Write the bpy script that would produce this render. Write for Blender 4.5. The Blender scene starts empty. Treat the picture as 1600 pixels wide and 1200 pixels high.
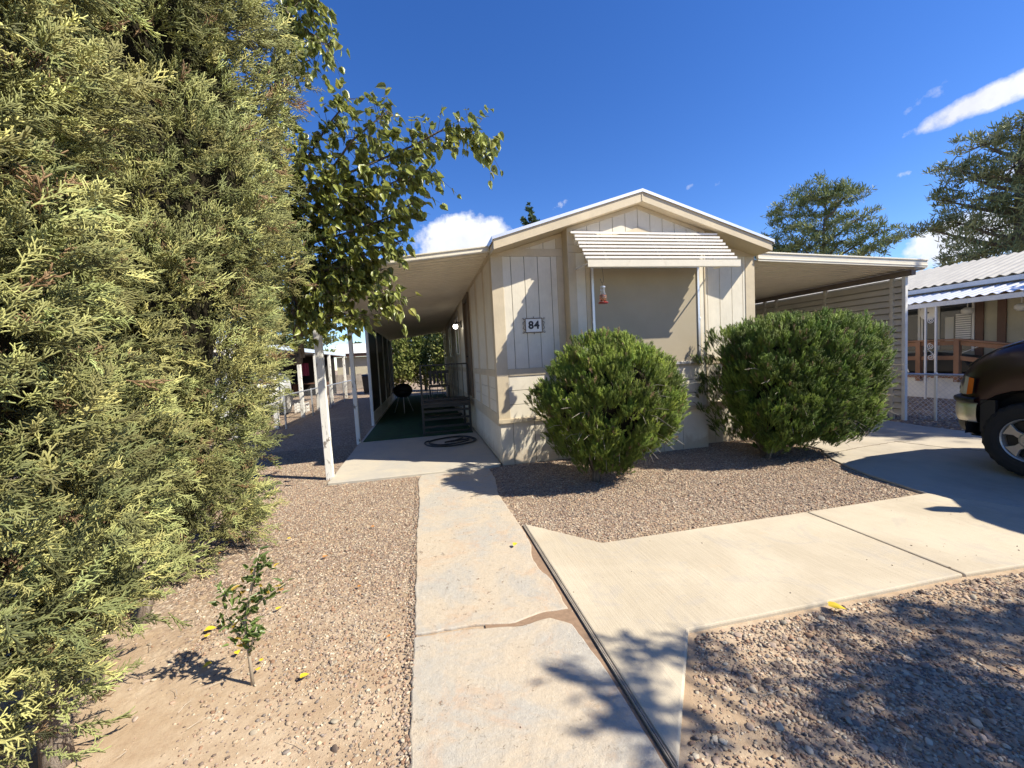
import bpy, math, random
import numpy as np
from mathutils import Vector, Matrix
R = math.radians
SC = bpy.context.scene
COL = SC.collection

# ------------------------------------------------------------------ camera
cd = bpy.data.cameras.new('camera'); cam = bpy.data.objects.new('camera', cd); COL.objects.link(cam)
def _basis(V1=(660.5, 569.0), f=640.0, roll=0.053):
    Y = np.array([V1[0]-800, V1[1]-600, f]); Y /= np.linalg.norm(Y)
    P2 = np.array([V1[0]+1000-800, V1[1]-1000*roll-600, f])
    U = np.cross(P2, Y); U /= np.linalg.norm(U)
    if U[1] > 0: U = -U
    X = np.cross(Y, U)
    return X, Y, U
_X, _Y, _U = _basis()
right = Vector((_X[0], _Y[0], _U[0])); up = -Vector((_X[1], _Y[1], _U[1])); fwd = Vector((_X[2], _Y[2], _U[2]))
M = Matrix(((right.x, up.x, -fwd.x, 0), (right.y, up.y, -fwd.y, 0), (right.z, up.z, -fwd.z, 1.5), (0, 0, 0, 1)))
cam.matrix_world = M
cd.sensor_width = 36; cd.lens = 14.4; cd.clip_start = 0.05; cd.clip_end = 2000
SC.camera = cam

# ------------------------------------------------------------------ sun, sky, exposure
TOSUN = Vector((0.895, -0.515, 1.0)).normalized()
sl = bpy.data.lights.new('sun', 'SUN'); sun = bpy.data.objects.new('sun', sl); COL.objects.link(sun)
sl.energy = 5.0; sl.angle = R(0.53); sl.color = (1.0, 0.92, 0.77)
sun.rotation_euler = TOSUN.to_track_quat('Z', 'Y').to_euler(); sun.location = (20, -20, 30)
SC.view_settings.view_transform = 'Standard'; SC.view_settings.look = 'None'
SC.view_settings.gamma = 1.0; SC.view_settings.exposure = 0.88
try: SC.view_settings.use_curve_mapping = False
except Exception: pass
SC.cycles.max_bounces = 8; SC.cycles.transparent_max_bounces = 16

W = bpy.data.worlds.new('World'); SC.world = W; W.use_nodes = True
nt = W.node_tree; N = nt.nodes; L = nt.links
for n in list(N): N.remove(n)
out = N.new('ShaderNodeOutputWorld'); bg = N.new('ShaderNodeBackground'); L.new(bg.outputs[0], out.inputs[0])
bg.inputs['Strength'].default_value = 0.08
sky = N.new('ShaderNodeTexSky'); sky.sky_type = 'NISHITA'; sky.sun_disc = False
sky.sun_elevation = math.asin(TOSUN.z); sky.sun_rotation = math.atan2(TOSUN.x, TOSUN.y)
sky.altitude = 1300; sky.air_density = 1.0; sky.dust_density = 0.25; sky.ozone_density = 3.2
hs = N.new('ShaderNodeHueSaturation'); hs.inputs['Saturation'].default_value = 1.27; hs.inputs['Value'].default_value = 1.42; hs.inputs['Hue'].default_value = 0.5135
L.new(sky.outputs[0], hs.inputs['Color'])
tc = N.new('ShaderNodeTexCoord')
def wn(kind, **kw):
    n = N.new(kind)
    for k, v in kw.items(): setattr(n, k, v)
    return n
def wmath(op, a, b=None, clamp=False):
    n = wn('ShaderNodeMath', operation=op, use_clamp=clamp)
    for i, q in enumerate((a, b)):
        if q is None: continue
        if hasattr(q, 'is_linked'): L.new(q, n.inputs[i])
        else: n.inputs[i].default_value = q
    return n.outputs[0]
def wdot(v):
    n = wn('ShaderNodeVectorMath', operation='DOT_PRODUCT'); L.new(tc.outputs['Generated'], n.inputs[0]); n.inputs[1].default_value = v
    return n.outputs['Value']
noi = wn('ShaderNodeTexNoise'); noi.inputs['Scale'].default_value = 9; noi.inputs['Detail'].default_value = 9; noi.inputs['Roughness'].default_value = 0.62
L.new(tc.outputs['Generated'], noi.inputs['Vector'])
noi2 = wn('ShaderNodeTexNoise'); noi2.inputs['Scale'].default_value = 38; noi2.inputs['Detail'].default_value = 6; noi2.inputs['Roughness'].default_value = 0.6
L.new(tc.outputs['Generated'], noi2.inputs['Vector'])
nn = wmath('ADD', wmath('MULTIPLY', wmath('SUBTRACT', noi.outputs[0], 0.5), 2.0), wmath('MULTIPLY', wmath('SUBTRACT', noi2.outputs[0], 0.5), 1.1))
nns = wmath('ADD', wmath('MULTIPLY', wmath('SUBTRACT', noi.outputs[0], 0.5), 2.0), wmath('MULTIPLY', wmath('SUBTRACT', noi2.outputs[0], 0.5), 6.0))
# azimuth, elevation, half width, half height (degrees), tilt, softness, strength
CL = [(61.2, 19.9, 5.3, 1.15, 8, .6, 1.0), (57.4, 21.5, 2.6, .75, 34, 1.6, .55), (7.2, 15.4, 7.2, 4.0, 0, .5, 1.0), (20, 19.7, 1.8, .5, 18, .8, .5),
      (60.5, 8.8, 4.6, 2.4, 5, .5, .95), (41.2, 21.6, .9, .35, 25, 1.0, .28), (39.0, 19.0, 1.0, .35, 30, 1.0, .28), (55.8, 15.7, .9, .35, 0, .9, .45),
      (36.2, 19.5, .5, .3, 30, 1.0, .4), (-9, 10.5, 5, 1.6, 6, .7, .6), (66, 14, 5, 1.0, 5, .6, .7), (-60, 25, 14, 3, 10, .6, .8), (110, 24, 12, 3, 0, .6, .8)]
mask = None
for az, el, a, b, tilt, soft, st in CL:
    az, el = R(az), R(el)
    d = Vector((math.sin(az)*math.cos(el), math.cos(az)*math.cos(el), math.sin(el)))
    h = Vector((math.cos(az), -math.sin(az), 0)); v = d.cross(h); v = -v if v.z < 0 else v
    t = R(tilt); h2 = h*math.cos(t)+v*math.sin(t); v2 = v*math.cos(t)-h*math.sin(t)
    u = wdot(tuple(h2/math.sin(R(a)))); w = wdot(tuple(v2/math.sin(R(b))))
    off_u = h2.dot(d)/math.sin(R(a)); off_v = v2.dot(d)/math.sin(R(b))
    u = wmath('SUBTRACT', u, off_u); w = wmath('SUBTRACT', w, off_v); nn_ = nn if a > 3 else nns
    r2 = wmath('ADD', wmath('MULTIPLY', u, u), wmath('MULTIPLY', w, w))
    e = wmath('SUBTRACT', wmath('ADD', 1.0 if a > 3 else .3, nn_), r2)
    m = wmath('MULTIPLY', wmath('MULTIPLY', e, 1.0/soft, clamp=True), st)
    front = wmath('GREATER_THAN', wdot(tuple(d)), 0.3)
    m = wmath('MULTIPLY', m, front)
    mask = m if mask is None else wmath('MAXIMUM', mask, m)
cr = wn('ShaderNodeMapRange'); cr.inputs['From Min'].default_value = 0.25; cr.inputs['From Max'].default_value = 0.75
cr.inputs['To Min'].default_value = 5.6; cr.inputs['To Max'].default_value = 8.6
L.new(noi.outputs[0], cr.inputs['Value'])
cc = wn('ShaderNodeCombineColor'); L.new(wmath('MULTIPLY', cr.outputs[0], .93), cc.inputs[0]); L.new(wmath('MULTIPLY', cr.outputs[0], .96), cc.inputs[1]); L.new(wmath('MULTIPLY', cr.outputs[0], 1.05), cc.inputs[2])
mx = wn('ShaderNodeMix', data_type='RGBA'); L.new(mask, mx.inputs['Factor']); L.new(hs.outputs[0], mx.inputs['A']); L.new(cc.outputs[0], mx.inputs['B'])
L.new(mx.outputs['Result'], bg.inputs['Color'])

# ------------------------------------------------------------------ helpers
ORG = {}
class MB:
    def __init__(s): s.v = []; s.f = []; s.n = 0
    def add(s, v, f):
        v = [tuple(map(float, p)) for p in v]
        s.v += v; s.f += [tuple(i+s.n for i in q) for q in f]; s.n += len(v); return s
    def box(s, x0, x1, y0, y1, z0, z1):
        v = [(x, y, z) for z in (z0, z1) for y in (y0, y1) for x in (x0, x1)]
        return s.add(v, [(0,2,3,1), (4,5,7,6), (0,1,5,4), (2,6,7,3), (0,4,6,2), (1,3,7,5)])
    def beam(s, a, b, w, h, upv=(0,0,1)):
        a = Vector(a); b = Vector(b); d = (b-a).normalized(); u = Vector(upv)
        if abs(d.dot(u)) > .99: u = Vector((0,1,0))
        r = d.cross(u).normalized(); u = r.cross(d)
        v = []
        for p in (a, b):
            for i, j in ((-1,-1),(1,-1),(1,1),(-1,1)): v.append(p+r*(i*w/2)+u*(j*h/2))
        return s.add(v, [(3,2,1,0), (4,5,6,7), (0,1,5,4), (1,2,6,5), (2,3,7,6), (3,0,4,7)])
    def tube(s, pts, rad, n=8, closed=False, caps=True):
        pts = [Vector(p) for p in pts]; m = len(pts)
        rs = rad if hasattr(rad, '__len__') else [rad]*m
        v = []; prev = None
        for i, p in enumerate(pts):
            if closed: d = (pts[(i+1) % m]-pts[i-1]).normalized()
            else: d = (pts[min(i+1, m-1)]-pts[max(i-1, 0)]).normalized()
            if prev is None:
                u = Vector((0,0,1)) if abs(d.z) < .9 else Vector((1,0,0))
                u = (u-d*u.dot(d)).normalized()
            else:
                u = (prev-d*prev.dot(d)).normalized()
            prev = u; w = d.cross(u)
            for k in range(n):
                t = 2*math.pi*k/n; v.append(p+(u*math.cos(t)+w*math.sin(t))*rs[i])
        f = []
        for i in range(m if closed else m-1):
            j = (i+1) % m
            for k in range(n): f.append((i*n+k, i*n+(k+1) % n, j*n+(k+1) % n, j*n+k))
        if caps and not closed: f += [tuple(range(n))[::-1], tuple((m-1)*n+k for k in range(n))]
        return s.add(v, f)
    def prism(s, poly, z0, z1):
        n = len(poly); v = [(x, y, z0) for x, y in poly]+[(x, y, z1) for x, y in poly]
        f = [tuple(range(n))[::-1], tuple(range(n, 2*n))]+[(i, (i+1) % n, n+(i+1) % n, n+i) for i in range(n)]
        return s.add(v, f)
    def prism_x(s, poly, x0, x1):   # poly in (y,z)
        n = len(poly); v = [(x0, y, z) for y, z in poly]+[(x1, y, z) for y, z in poly]
        f = [tuple(range(n)), tuple(range(n, 2*n))[::-1]]+[((i+1) % n, i, n+i, n+(i+1) % n) for i in range(n)]
        return s.add(v, f)
    def prism_y(s, poly, y0, y1):   # poly in (x,z)
        n = len(poly); v = [(x, y0, z) for x, z in poly]+[(x, y1, z) for x, z in poly]
        f = [tuple(range(n)), tuple(range(n, 2*n))[::-1]]+[((i+1) % n, i, n+i, n+(i+1) % n) for i in range(n)]
        return s.add(v, f)
    def lathe(s, prof, c, axis='z', n=24):   # prof: (radius, height)
        v = []; m = len(prof); c = Vector(c)
        for r, h in prof:
            for k in range(n):
                t = 2*math.pi*k/n; a, b = r*math.cos(t), r*math.sin(t)
                v.append(c+Vector({'z': (a, b, h), 'x': (h, a, b), 'y': (a, h, b)}[axis]))
        f = [(i*n+k, i*n+(k+1) % n, (i+1)*n+(k+1) % n, (i+1)*n+k) for i in range(m-1) for k in range(n)]
        f += [tuple(range(n))[::-1], tuple((m-1)*n+k for k in range(n))]
        return s.add(v, f)
    def grid(s, P):   # P[i][j] points
        a, b = len(P), len(P[0])
        return s.add([p for r in P for p in r], [(i*b+j, i*b+j+1, (i+1)*b+j+1, (i+1)*b+j) for i in range(a-1) for j in range(b-1)])

def fix_normals(me):
    import bmesh
    bm = bmesh.new(); bm.from_mesh(me); bmesh.ops.recalc_face_normals(bm, faces=bm.faces); bm.to_mesh(me); bm.free()

def obj(name, mb, mat, parent=None, label=None, cat=None, group=None, kind=None, bevel=0, smooth=False, org=None, fix=True):
    me = bpy.data.meshes.new(name)
    o0 = ORG.get(parent.name, Vector((0,0,0))) if parent else (Vector(org) if org else Vector((0,0,0)))
    me.from_pydata([(x-o0.x, y-o0.y, z-o0.z) for x, y, z in mb.v], [], mb.f)
    if fix: fix_normals(me)
    if smooth:
        me.polygons.foreach_set('use_smooth', [True]*len(me.polygons))
    me.update()
    o = bpy.data.objects.new(name, me); COL.objects.link(o)
    me.materials.append(mat)
    if parent: o.parent = parent; ORG[o.name] = o0
    else:
        o.location = o0; ORG[o.name] = o0
    if label: o['label'] = label
    if cat: o['category'] = cat
    if group: o['group'] = group
    if kind: o['kind'] = kind
    if bevel:
        b = o.modifiers.new('bevel', 'BEVEL'); b.width = bevel; b.segments = 2; b.limit_method = 'ANGLE'; b.angle_limit = R(40)
    return o

def thing(name, label, cat, loc=(0,0,0), group=None):
    o = bpy.data.objects.new(name, None); COL.objects.link(o); o.location = loc; o.empty_display_size = .2
    o['label'] = label; o['category'] = cat
    if group: o['group'] = group
    ORG[o.name] = Vector(loc); return o

def np_obj(name, V, F, mat, tint=None, parent=None, label=None, cat=None, kind=None, group=None, smooth=False):
    """V (n,3) world; F (m,3) int"""
    o0 = ORG.get(parent.name, Vector((0,0,0))) if parent else Vector((0,0,0))
    V = V-np.array(o0)
    me = bpy.data.meshes.new(name); k = F.shape[1]
    me.vertices.add(len(V)); me.vertices.foreach_set('co', V.astype(np.float32).ravel())
    me.loops.add(F.size); me.loops.foreach_set('vertex_index', F.astype(np.int32).ravel())
    me.polygons.add(len(F)); me.polygons.foreach_set('loop_start', np.arange(0, F.size, k, dtype=np.int32))
    me.polygons.foreach_set('loop_total', np.full(len(F), k, dtype=np.int32))
    if smooth: me.polygons.foreach_set('use_smooth', np.ones(len(F), dtype=bool))
    me.update(calc_edges=True)
    if tint is not None:
        a = me.color_attributes.new('tint', 'FLOAT_COLOR', 'POINT')
        c = np.ones((len(V), 4), dtype=np.float32); c[:, :3] = tint; a.data.foreach_set('color', c.ravel())
    me.materials.append(mat)
    o = bpy.data.objects.new(name, me); COL.objects.link(o)
    if parent: o.parent = parent; ORG[o.name] = o0
    if label: o['label'] = label
    if cat: o['category'] = cat
    if kind: o['kind'] = kind
    if group: o['group'] = group
    return o

def inst(templates, pos, rot, scl, col, which):
    """templates: list of (V,F). pos(n,3) rot(n,3,3) scl(n,) or (n,3), col(n,3), which(n,)"""
    VV = []; FF = []; CC = []; off = 0
    scl = np.asarray(scl); scl = scl[:, None].repeat(3, 1) if scl.ndim == 1 else scl
    for ti, (tv, tf) in enumerate(templates):
        ix = np.where(which == ti)[0]
        if len(ix) == 0: continue
        v = tv[None, :, :]*scl[ix][:, None, :]
        v = np.einsum('nij,nvj->nvi', rot[ix], v)+pos[ix][:, None, :]
        n, m = len(ix), len(tv)
        f = tf[None]+(np.arange(n)*m)[:, None, None]
        VV.append(v.reshape(-1, 3)); FF.append((f+off).reshape(-1, tf.shape[1])); CC.append(np.repeat(col[ix], m, 0)); off += n*m
    return np.vstack(VV), np.vstack(FF), np.vstack(CC)

def frames(d, rng, roll=None):
    """rotation matrices whose local +X is d"""
    d = d/np.linalg.norm(d, axis=1, keepdims=True); n = len(d)
    ref = np.tile([0, 0, 1.], (n, 1)); bad = np.abs(d[:, 2]) > .97; ref[bad] = [1, 0, 0]
    y = np.cross(ref, d); y /= np.linalg.norm(y, axis=1, keepdims=True); z = np.cross(d, y)
    a = rng.uniform(0, 2*np.pi, n) if roll is None else roll
    c, s = np.cos(a)[:, None], np.sin(a)[:, None]
    y2 = y*c+z*s; z2 = np.cross(d, y2)
    return np.stack([d, y2, z2], axis=2)

# ------------------------------------------------------------------ materials
def lin(c): return tuple(((x/255)/12.92 if x/255 <= .04045 else ((x/255+.055)/1.055)**2.4) for x in c)+(1,)
class MN:
    def __init__(s, name):
        s.m = bpy.data.materials.new(name); s.m.use_nodes = True; s.t = s.m.node_tree; s.N = s.t.nodes; s.L = s.t.links
        s.b = s.N['Principled BSDF']; s.pos = s.N.new('ShaderNodeTexCoord').outputs['Object']
    def n(s, k, **kw):
        n = s.N.new(k)
        for a, b in kw.items(): setattr(n, a, b)
        return n
    def mapv(s, scale=(1,1,1), rot=(0,0,0)):
        n = s.n('ShaderNodeMapping'); n.inputs['Scale'].default_value = scale; n.inputs['Rotation'].default_value = rot; s.L.new(s.pos, n.inputs[0]); return n.outputs[0]
    def noise(s, sc, det=4, ro=.6, vec=None, dist=0):
        n = s.n('ShaderNodeTexNoise'); n.inputs['Scale'].default_value = sc; n.inputs['Detail'].default_value = det; n.inputs['Roughness'].default_value = ro; n.inputs['Distortion'].default_value = dist
        s.L.new(vec or s.pos, n.inputs['Vector']); return n.outputs[0]
    def vor(s, sc, feat='F1', vec=None, out='Distance', rnd=1):
        n = s.n('ShaderNodeTexVoronoi', feature=feat); n.inputs['Scale'].default_value = sc; n.inputs['Randomness'].default_value = rnd
        s.L.new(vec or s.pos, n.inputs['Vector']); return n.outputs[out]
    def math(s, op, a, b=None, clamp=False):
        n = s.n('ShaderNodeMath', operation=op, use_clamp=clamp)
        for i, q in enumerate((a, b)):
            if q is None: continue
            if hasattr(q, 'is_linked'): s.L.new(q, n.inputs[i])
            else: n.inputs[i].default_value = q
        return n.outputs[0]
    def ramp(s, f, a, b):   # smooth threshold
        n = s.n('ShaderNodeMapRange', interpolation_type='SMOOTHSTEP'); n.inputs['From Min'].default_value = a; n.inputs['From Max'].default_value = b; s.L.new(f, n.inputs['Value']); return n.outputs[0]
    def mix(s, f, a, b, mode='MIX'):
        n = s.n('ShaderNodeMix', data_type='RGBA', blend_type=mode)
        for key, q in (('Factor', f), ('A', a), ('B', b)):
            if hasattr(q, 'is_linked'): s.L.new(q, n.inputs[key])
            else: n.inputs[key].default_value = q if key == 'Factor' else (tuple(q)+(1,) if len(q) == 3 else q)
        return n.outputs['Result']
    def color(s, c):
        if hasattr(c, 'is_linked'): s.L.new(c, s.b.inputs['Base Color'])
        else: s.b.inputs['Base Color'].default_value = tuple(c)+(1,) if len(c) == 3 else c
        return s
    def rough(s, r, metal=0, spec=None):
        if hasattr(r, 'is_linked'): s.L.new(r, s.b.inputs['Roughness'])
        else: s.b.inputs['Roughness'].default_value = r
        s.b.inputs['Metallic'].default_value = metal
        if spec is not None: s.b.inputs['Specular IOR Level'].default_value = spec
        return s
    def bump(s, h, st=.3, d=.01):
        n = s.n('ShaderNodeBump'); n.inputs['Strength'].default_value = st; n.inputs['Distance'].default_value = d
        s.L.new(h, n.inputs['Height']); s.L.new(n.outputs[0], s.b.inputs['Normal']); return s
    def attr(s, name):
        n = s.n('ShaderNodeAttribute', attribute_name=name); return n.outputs['Color']

def painted(name, c, var=.12, sc=3.0, rough=.6, bump=.15, grain=(1,1,.15), dirt=None, dirt_amt=.35, metal=0):
    m = MN(name); c = tuple(c)
    dk = tuple(x*(1-var*1.6) for x in c); lt = tuple(min(1, x*(1+var*.6)) for x in c)
    f = m.ramp(m.noise(sc, 5, .65), .3, .7)
    col = m.mix(f, dk, lt)
    g = m.noise(60, 3, .6, m.mapv(grain))
    col = m.mix(m.math('MULTIPLY', m.ramp(g, .35, .75), .12), col, tuple(x*.7 for x in c))
    if dirt:
        d = m.ramp(m.noise(5.5, 8, .72, None, .6), .52, .72); col = m.mix(m.math('MULTIPLY', d, dirt_amt), col, dirt)
    m.color(col); m.rough(rough, metal); m.bump(g, bump, .004); return m.m

def simple(name, c, rough=.5, metal=0, spec=None, var=.1, sc=8):
    m = MN(name); f = m.noise(sc, 4); m.color(m.mix(f, tuple(x*(1-var) for x in c), tuple(min(1, x*(1+var)) for x in c))); m.rough(rough, metal, spec); return m.m

MAT = {}
MAT['cream'] = painted('cream_siding', (.70, .645, .52), var=.05, rough=.62, bump=.35, dirt=(.52, .45, .33), dirt_amt=.35)
MAT['tan'] = painted('tan_trim', (.575, .485, .335), var=.07, rough=.6, bump=.3, dirt=(.40, .32, .2), dirt_amt=.3)
MAT['soffit'] = painted('soffit_paint', (.58, .49, .345), var=.05, rough=.7, bump=.2)
MAT['white'] = painted('white_paint', (.74, .73, .69), var=.06, rough=.5, bump=.15, dirt=(.5, .46, .38), dirt_amt=.3)
MAT['peel'] = painted('peeling_white_paint', (.78, .77, .72), var=.06, rough=.7, bump=.6, dirt=(.16, .13, .10), dirt_amt=.0)
def peel():
    m = MN('peeling_white_post'); g = m.noise(9, 8, .75, m.mapv((1, 1, .35)), .8); f = m.ramp(g, .565, .60)
    col = m.mix(f, (.76, .75, .70), (.22, .19, .16)); m.color(m.mix(m.noise(2.5), col, (.9, .9, .88), 'MULTIPLY')); m.rough(.75); m.bump(g, .5, .01); return m.m
MAT['peel'] = peel()
MAT['pan'] = painted('aluminium_pan_paint', (.72, .67, .56), var=.05, rough=.45, bump=.08)
MAT['fasciaw'] = painted('aluminium_fascia', (.70, .65, .53), var=.04, rough=.4, bump=.06, dirt=(.45, .38, .28), dirt_amt=.3)
MAT['slat'] = painted('awning_slat_white', (.74, .71, .66), var=.04, rough=.42, bump=.05, dirt=(.5, .44, .34), dirt_amt=.3)
MAT['louver'] = painted('louver_tan', (.60, .55, .46), var=.05, rough=.5, bump=.05)
MAT['metal'] = simple('galvanised_steel', (.55, .57, .60), .38, .7)
MAT['roofmetal'] = simple('galvanised_roof', (.66, .68, .72), .4, .55, var=.15, sc=2)
MAT['alu'] = simple('aluminium_frame', (.72, .72, .72), .35, .6)
MAT['black'] = simple('black_metal', (.018, .017, .016), .5)
MAT['blackplastic'] = simple('black_plastic', (.02, .02, .021), .55, var=.2)
MAT['rubber'] = simple('tyre_rubber', (.018, .017, .016), .8, var=.25, sc=20)
MAT['bark'] = None
def shade():
    m = MN('solar_screen'); g = m.noise(1.6, 5, .6); col = m.mix(m.ramp(g, .3, .75), (.365, .315, .225), (.405, .35, .255))
    w = m.n('ShaderNodeTexWave', bands_direction='Z'); w.inputs['Scale'].default_value = 130; m.L.new(m.pos, w.inputs[0])
    m.color(col); m.rough(.85, 0, .2); m.bump(w.outputs[0], .06, .001); return m.m
MAT['screen'] = shade()
def concrete_old():
    m = MN('weathered_walk_concrete')
    a = m.ramp(m.noise(1.7, 7, .7, None, .5), .42, .60); b = m.ramp(m.noise(3.3, 8, .72, m.mapv((1, 1, 1), (0, 0, 1)), .8), .5, .66)
    col = m.mix(m.math('MULTIPLY', a, .7), (.48, .405, .305), (.365, .36, .335)); col = m.mix(m.math('MULTIPLY', b, .55), col, (.48, .33, .215))
    col = m.mix(m.math('MULTIPLY', m.ramp(m.noise(30, 6, .8), .5, .75), .5), col, (.56, .52, .43))
    chips = m.ramp(m.noise(24, 9, .8, None, .25), .60, .63); zone = m.ramp(m.noise(1.1, 2), .42, .55)
    ch = m.math('MULTIPLY', chips, zone); col = m.mix(m.math('MULTIPLY', m.ramp(m.noise(55, 6, .85), .42, .68), .35), col, (.30, .255, .20)); col = m.mix(m.math('MULTIPLY', m.ramp(m.noise(4.5, 9, .8, None, 1.5), .55, .66), .45), col, (.52, .47, .38)); col = m.mix(m.math('MULTIPLY', ch, .85), col, (.27, .175, .115))
    fine = m.noise(160, 4, .7); h = m.math('ADD', m.math('MULTIPLY', fine, .5), m.math('MULTIPLY', m.noise(14, 6, .7), 1.5)); h = m.math('SUBTRACT', h, m.math('MULTIPLY', ch, 1.4))
    m.color(col); m.rough(.88, 0, .3); m.bump(h, .7, .008); return m.m
def concrete_new(name, a, b, sc_):
    m = MN(name)
    col = m.mix(m.ramp(m.noise(1.1, 6, .65, None, .4), .35, .65), a, b); col = m.mix(m.math('MULTIPLY', m.ramp(m.noise(2.6, 9, .75, None, 1.4), .52, .62), .4), col, (.36, .33, .29)); col = m.mix(m.math('MULTIPLY', m.ramp(m.noise(230, 2, .6), .62, .7), .5), col, (.18, .15, .12))
    br = m.noise(28, 5, .7, m.mapv(sc_)); col = m.mix(m.math('MULTIPLY', m.ramp(br, .38, .7), .28), col, tuple(x*1.14 for x in a))
    col = m.mix(m.math('MULTIPLY', m.ramp(m.noise(75, 5, .8), .58, .75), .35), col, tuple(x*.6 for x in a))
    col = m.mix(m.math('MULTIPLY', m.ramp(m.noise(4, 8, .75, None, 1), .58, .7), .35), col, (.50, .37, .24))
    h = m.math('ADD', m.math('MULTIPLY', br, 1.0), m.math('MULTIPLY', m.noise(150, 4, .7), .5))
    m.color(col); m.rough(.85, 0, .3); m.bump(h, .5, .005); return m.m
MAT['walk'] = concrete_old()
MAT['newwalk'] = concrete_new('broomed_concrete', (.51, .445, .335), (.42, .36, .265), (3.2, .12, 1))
MAT['drive'] = concrete_new('driveway_concrete', (.45, .40, .32), (.35, .31, .25), (2.6, .2, 1))
MAT['slab'] = concrete_new('patio_concrete', (.47, .42, .33), (.38, .36, .32), (.3, 1.6, 1))

def ground_mat():
    m = MN('gravel_ground')
    big = m.noise(.55, 5, .6)
    dirt = m.mix(m.ramp(m.noise(2.2, 8, .7), .35, .68), (.37, .27, .175), (.50, .40, .285)); dirt = m.mix(m.math('MULTIPLY', m.ramp(m.noise(18, 8, .8), .45, .7), .5), dirt, (.30, .20, .13))
    v = m.n('ShaderNodeTexVoronoi'); v.inputs['Scale'].default_value = 42; m.L.new(m.pos, v.inputs[0])
    hsv = m.n('ShaderNodeSeparateColor'); m.L.new(v.outputs['Color'], hsv.inputs[0])
    st = m.mix(hsv.outputs[0], (.22, .155, .11), (.45, .36, .27)); st = m.mix(m.math('MULTIPLY', hsv.outputs[1], .55), st, (.31, .25, .21)); st = m.mix(m.ramp(hsv.outputs[2], .8, .95), st, (.52, .45, .36))
    edge = m.ramp(v.outputs['Distance'], .25, .62); st = m.mix(m.math('MULTIPLY', edge, .7), st, (.17, .115, .08))
    f = m.ramp(big, .28, .44); fs = m.math('MULTIPLY', f, m.ramp(hsv.outputs[1], .12, .3))
    # bare dirt close to the camera side strip, gravel farther out
    sp = m.n('ShaderNodeSeparateXYZ'); m.L.new(m.pos, sp.inputs[0])
    near = m.ramp(m.math('ADD', sp.outputs['Y'], m.math('MULTIPLY', big, 1.5)), 2.6, 4.2); fs = m.math('MULTIPLY', fs, near)
    m.color(m.mix(fs, dirt, st)); m.rough(.95, 0, .15)
    h = m.math('ADD', m.math('MULTIPLY', m.math('MULTIPLY', m.math('SUBTRACT', 1, v.outputs['Distance']), fs), 1.2), m.math('MULTIPLY', m.noise(40, 7, .75), .6)); m.bump(h, .8, .012); return m.m
MAT['ground'] = ground_mat()
def tinted(name, rough=.9, bump=.0, bsc=60, trans=0, spec=.2, mul=(1,1,1)):
    m = MN(name); c = m.attr('tint'); c = m.mix(1.0, c, mul, 'MULTIPLY')
    if bump: m.bump(m.noise(bsc, 4, .7), bump, .003)
    m.color(c); m.rough(rough, 0, spec)
    if trans:
        tr = m.n('ShaderNodeBsdfTranslucent'); m.L.new(c, tr.inputs[0]); ms = m.n('ShaderNodeMixShader'); ms.inputs[0].default_value = trans
        m.L.new(m.b.outputs[0], ms.inputs[1]); m.L.new(tr.outputs[0], ms.inputs[2]); o = [q for q in m.N if q.type == 'OUTPUT_MATERIAL'][0]; m.L.new(ms.outputs[0], o.inputs[0])
    return m.m
MAT['stone'] = tinted('gravel_stone', .85, .4, 120)
MAT['juniper'] = tinted('juniper_foliage', .6, trans=.12, spec=.3)
MAT['thuja'] = tinted('shrub_foliage', .5, trans=.2, spec=.35)
MAT['leaf'] = tinted('broad_leaf', .34, trans=.34, spec=.6)
MAT['pine'] = tinted('pine_needles', .6, trans=.15)
MAT['core'] = simple('painted_crown_shade', (.022, .019, .012), .95, 0, .1, var=.5, sc=30)  # near-black colour standing in for shade inside the crowns
def bark(name, a, b):
    m = MN(name); g = m.noise(16, 8, .75, m.mapv((1.6, 1.6, .22)), .5); m.color(m.mix(m.ramp(g, .35, .65), a, b)); m.rough(.92, 0, .15); m.bump(g, 1.0, .03); return m.m
MAT['bark'] = bark('juniper_bark', (.17, .13, .10), (.40, .34, .28))
MAT['bark2'] = bark('tree_bark', (.10, .08, .06), (.24, .20, .16))
MAT['twig'] = simple('dry_twig', (.42, .37, .30), .8)
MAT['carpet'] = painted('green_outdoor_carpet', (.008, .060, .016), var=.25, sc=6, rough=1, bump=.6)
MAT['hose'] = simple('black_hose', (.015, .016, .015), .45)
def carpaint(name, c):
    m = MN(name); m.color(m.mix(m.noise(2.5, 5), c, tuple(x*1.25 for x in c))); m.rough(m.math('ADD', m.math('MULTIPLY', m.noise(9, 6),   .18), .26)); m.b.inputs['Coat Weight'].default_value = .25; m.b.inputs['Coat Roughness'].default_value = .12; return m.m
MAT['maroon'] = carpaint('maroon_paint', (.020, .0045, .007))
MAT['dam'] = simple('dusty_air_dam', (.10, .085, .07), .6)
MAT['silver'] = carpaint('silver_paint', (.52, .54, .55))
def chrome():
    m = MN('chrome'); m.color(m.mix(m.ramp(m.noise(6, 6), .4, .7), (.80, .76, .68), (.62, .56, .46))); m.rough(m.math('ADD', m.math('MULTIPLY', m.noise(10, 6), .25), .30), .85); m.bump(m.noise(3, 3), .06, .02); return m.m
MAT['chrome'] = chrome()
MAT['rim'] = simple('alloy_rim', (.50, .48, .44), .38, .6)
def glass(name, c, rough=.05, tr=.9):
    m = MN(name); m.color(c); m.rough(rough); m.b.inputs['Transmission Weight'].default_value = tr; return m.m
MAT['glass'] = simple('dark_window_glass', (.03, .035, .04), .06, 0, .6)
MAT['clear'] = glass('clear_glass', (.95, .95, .93), .03, .95)
MAT['nectar'] = glass('amber_nectar', (.60, .22, .06), .08, .7)
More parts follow.
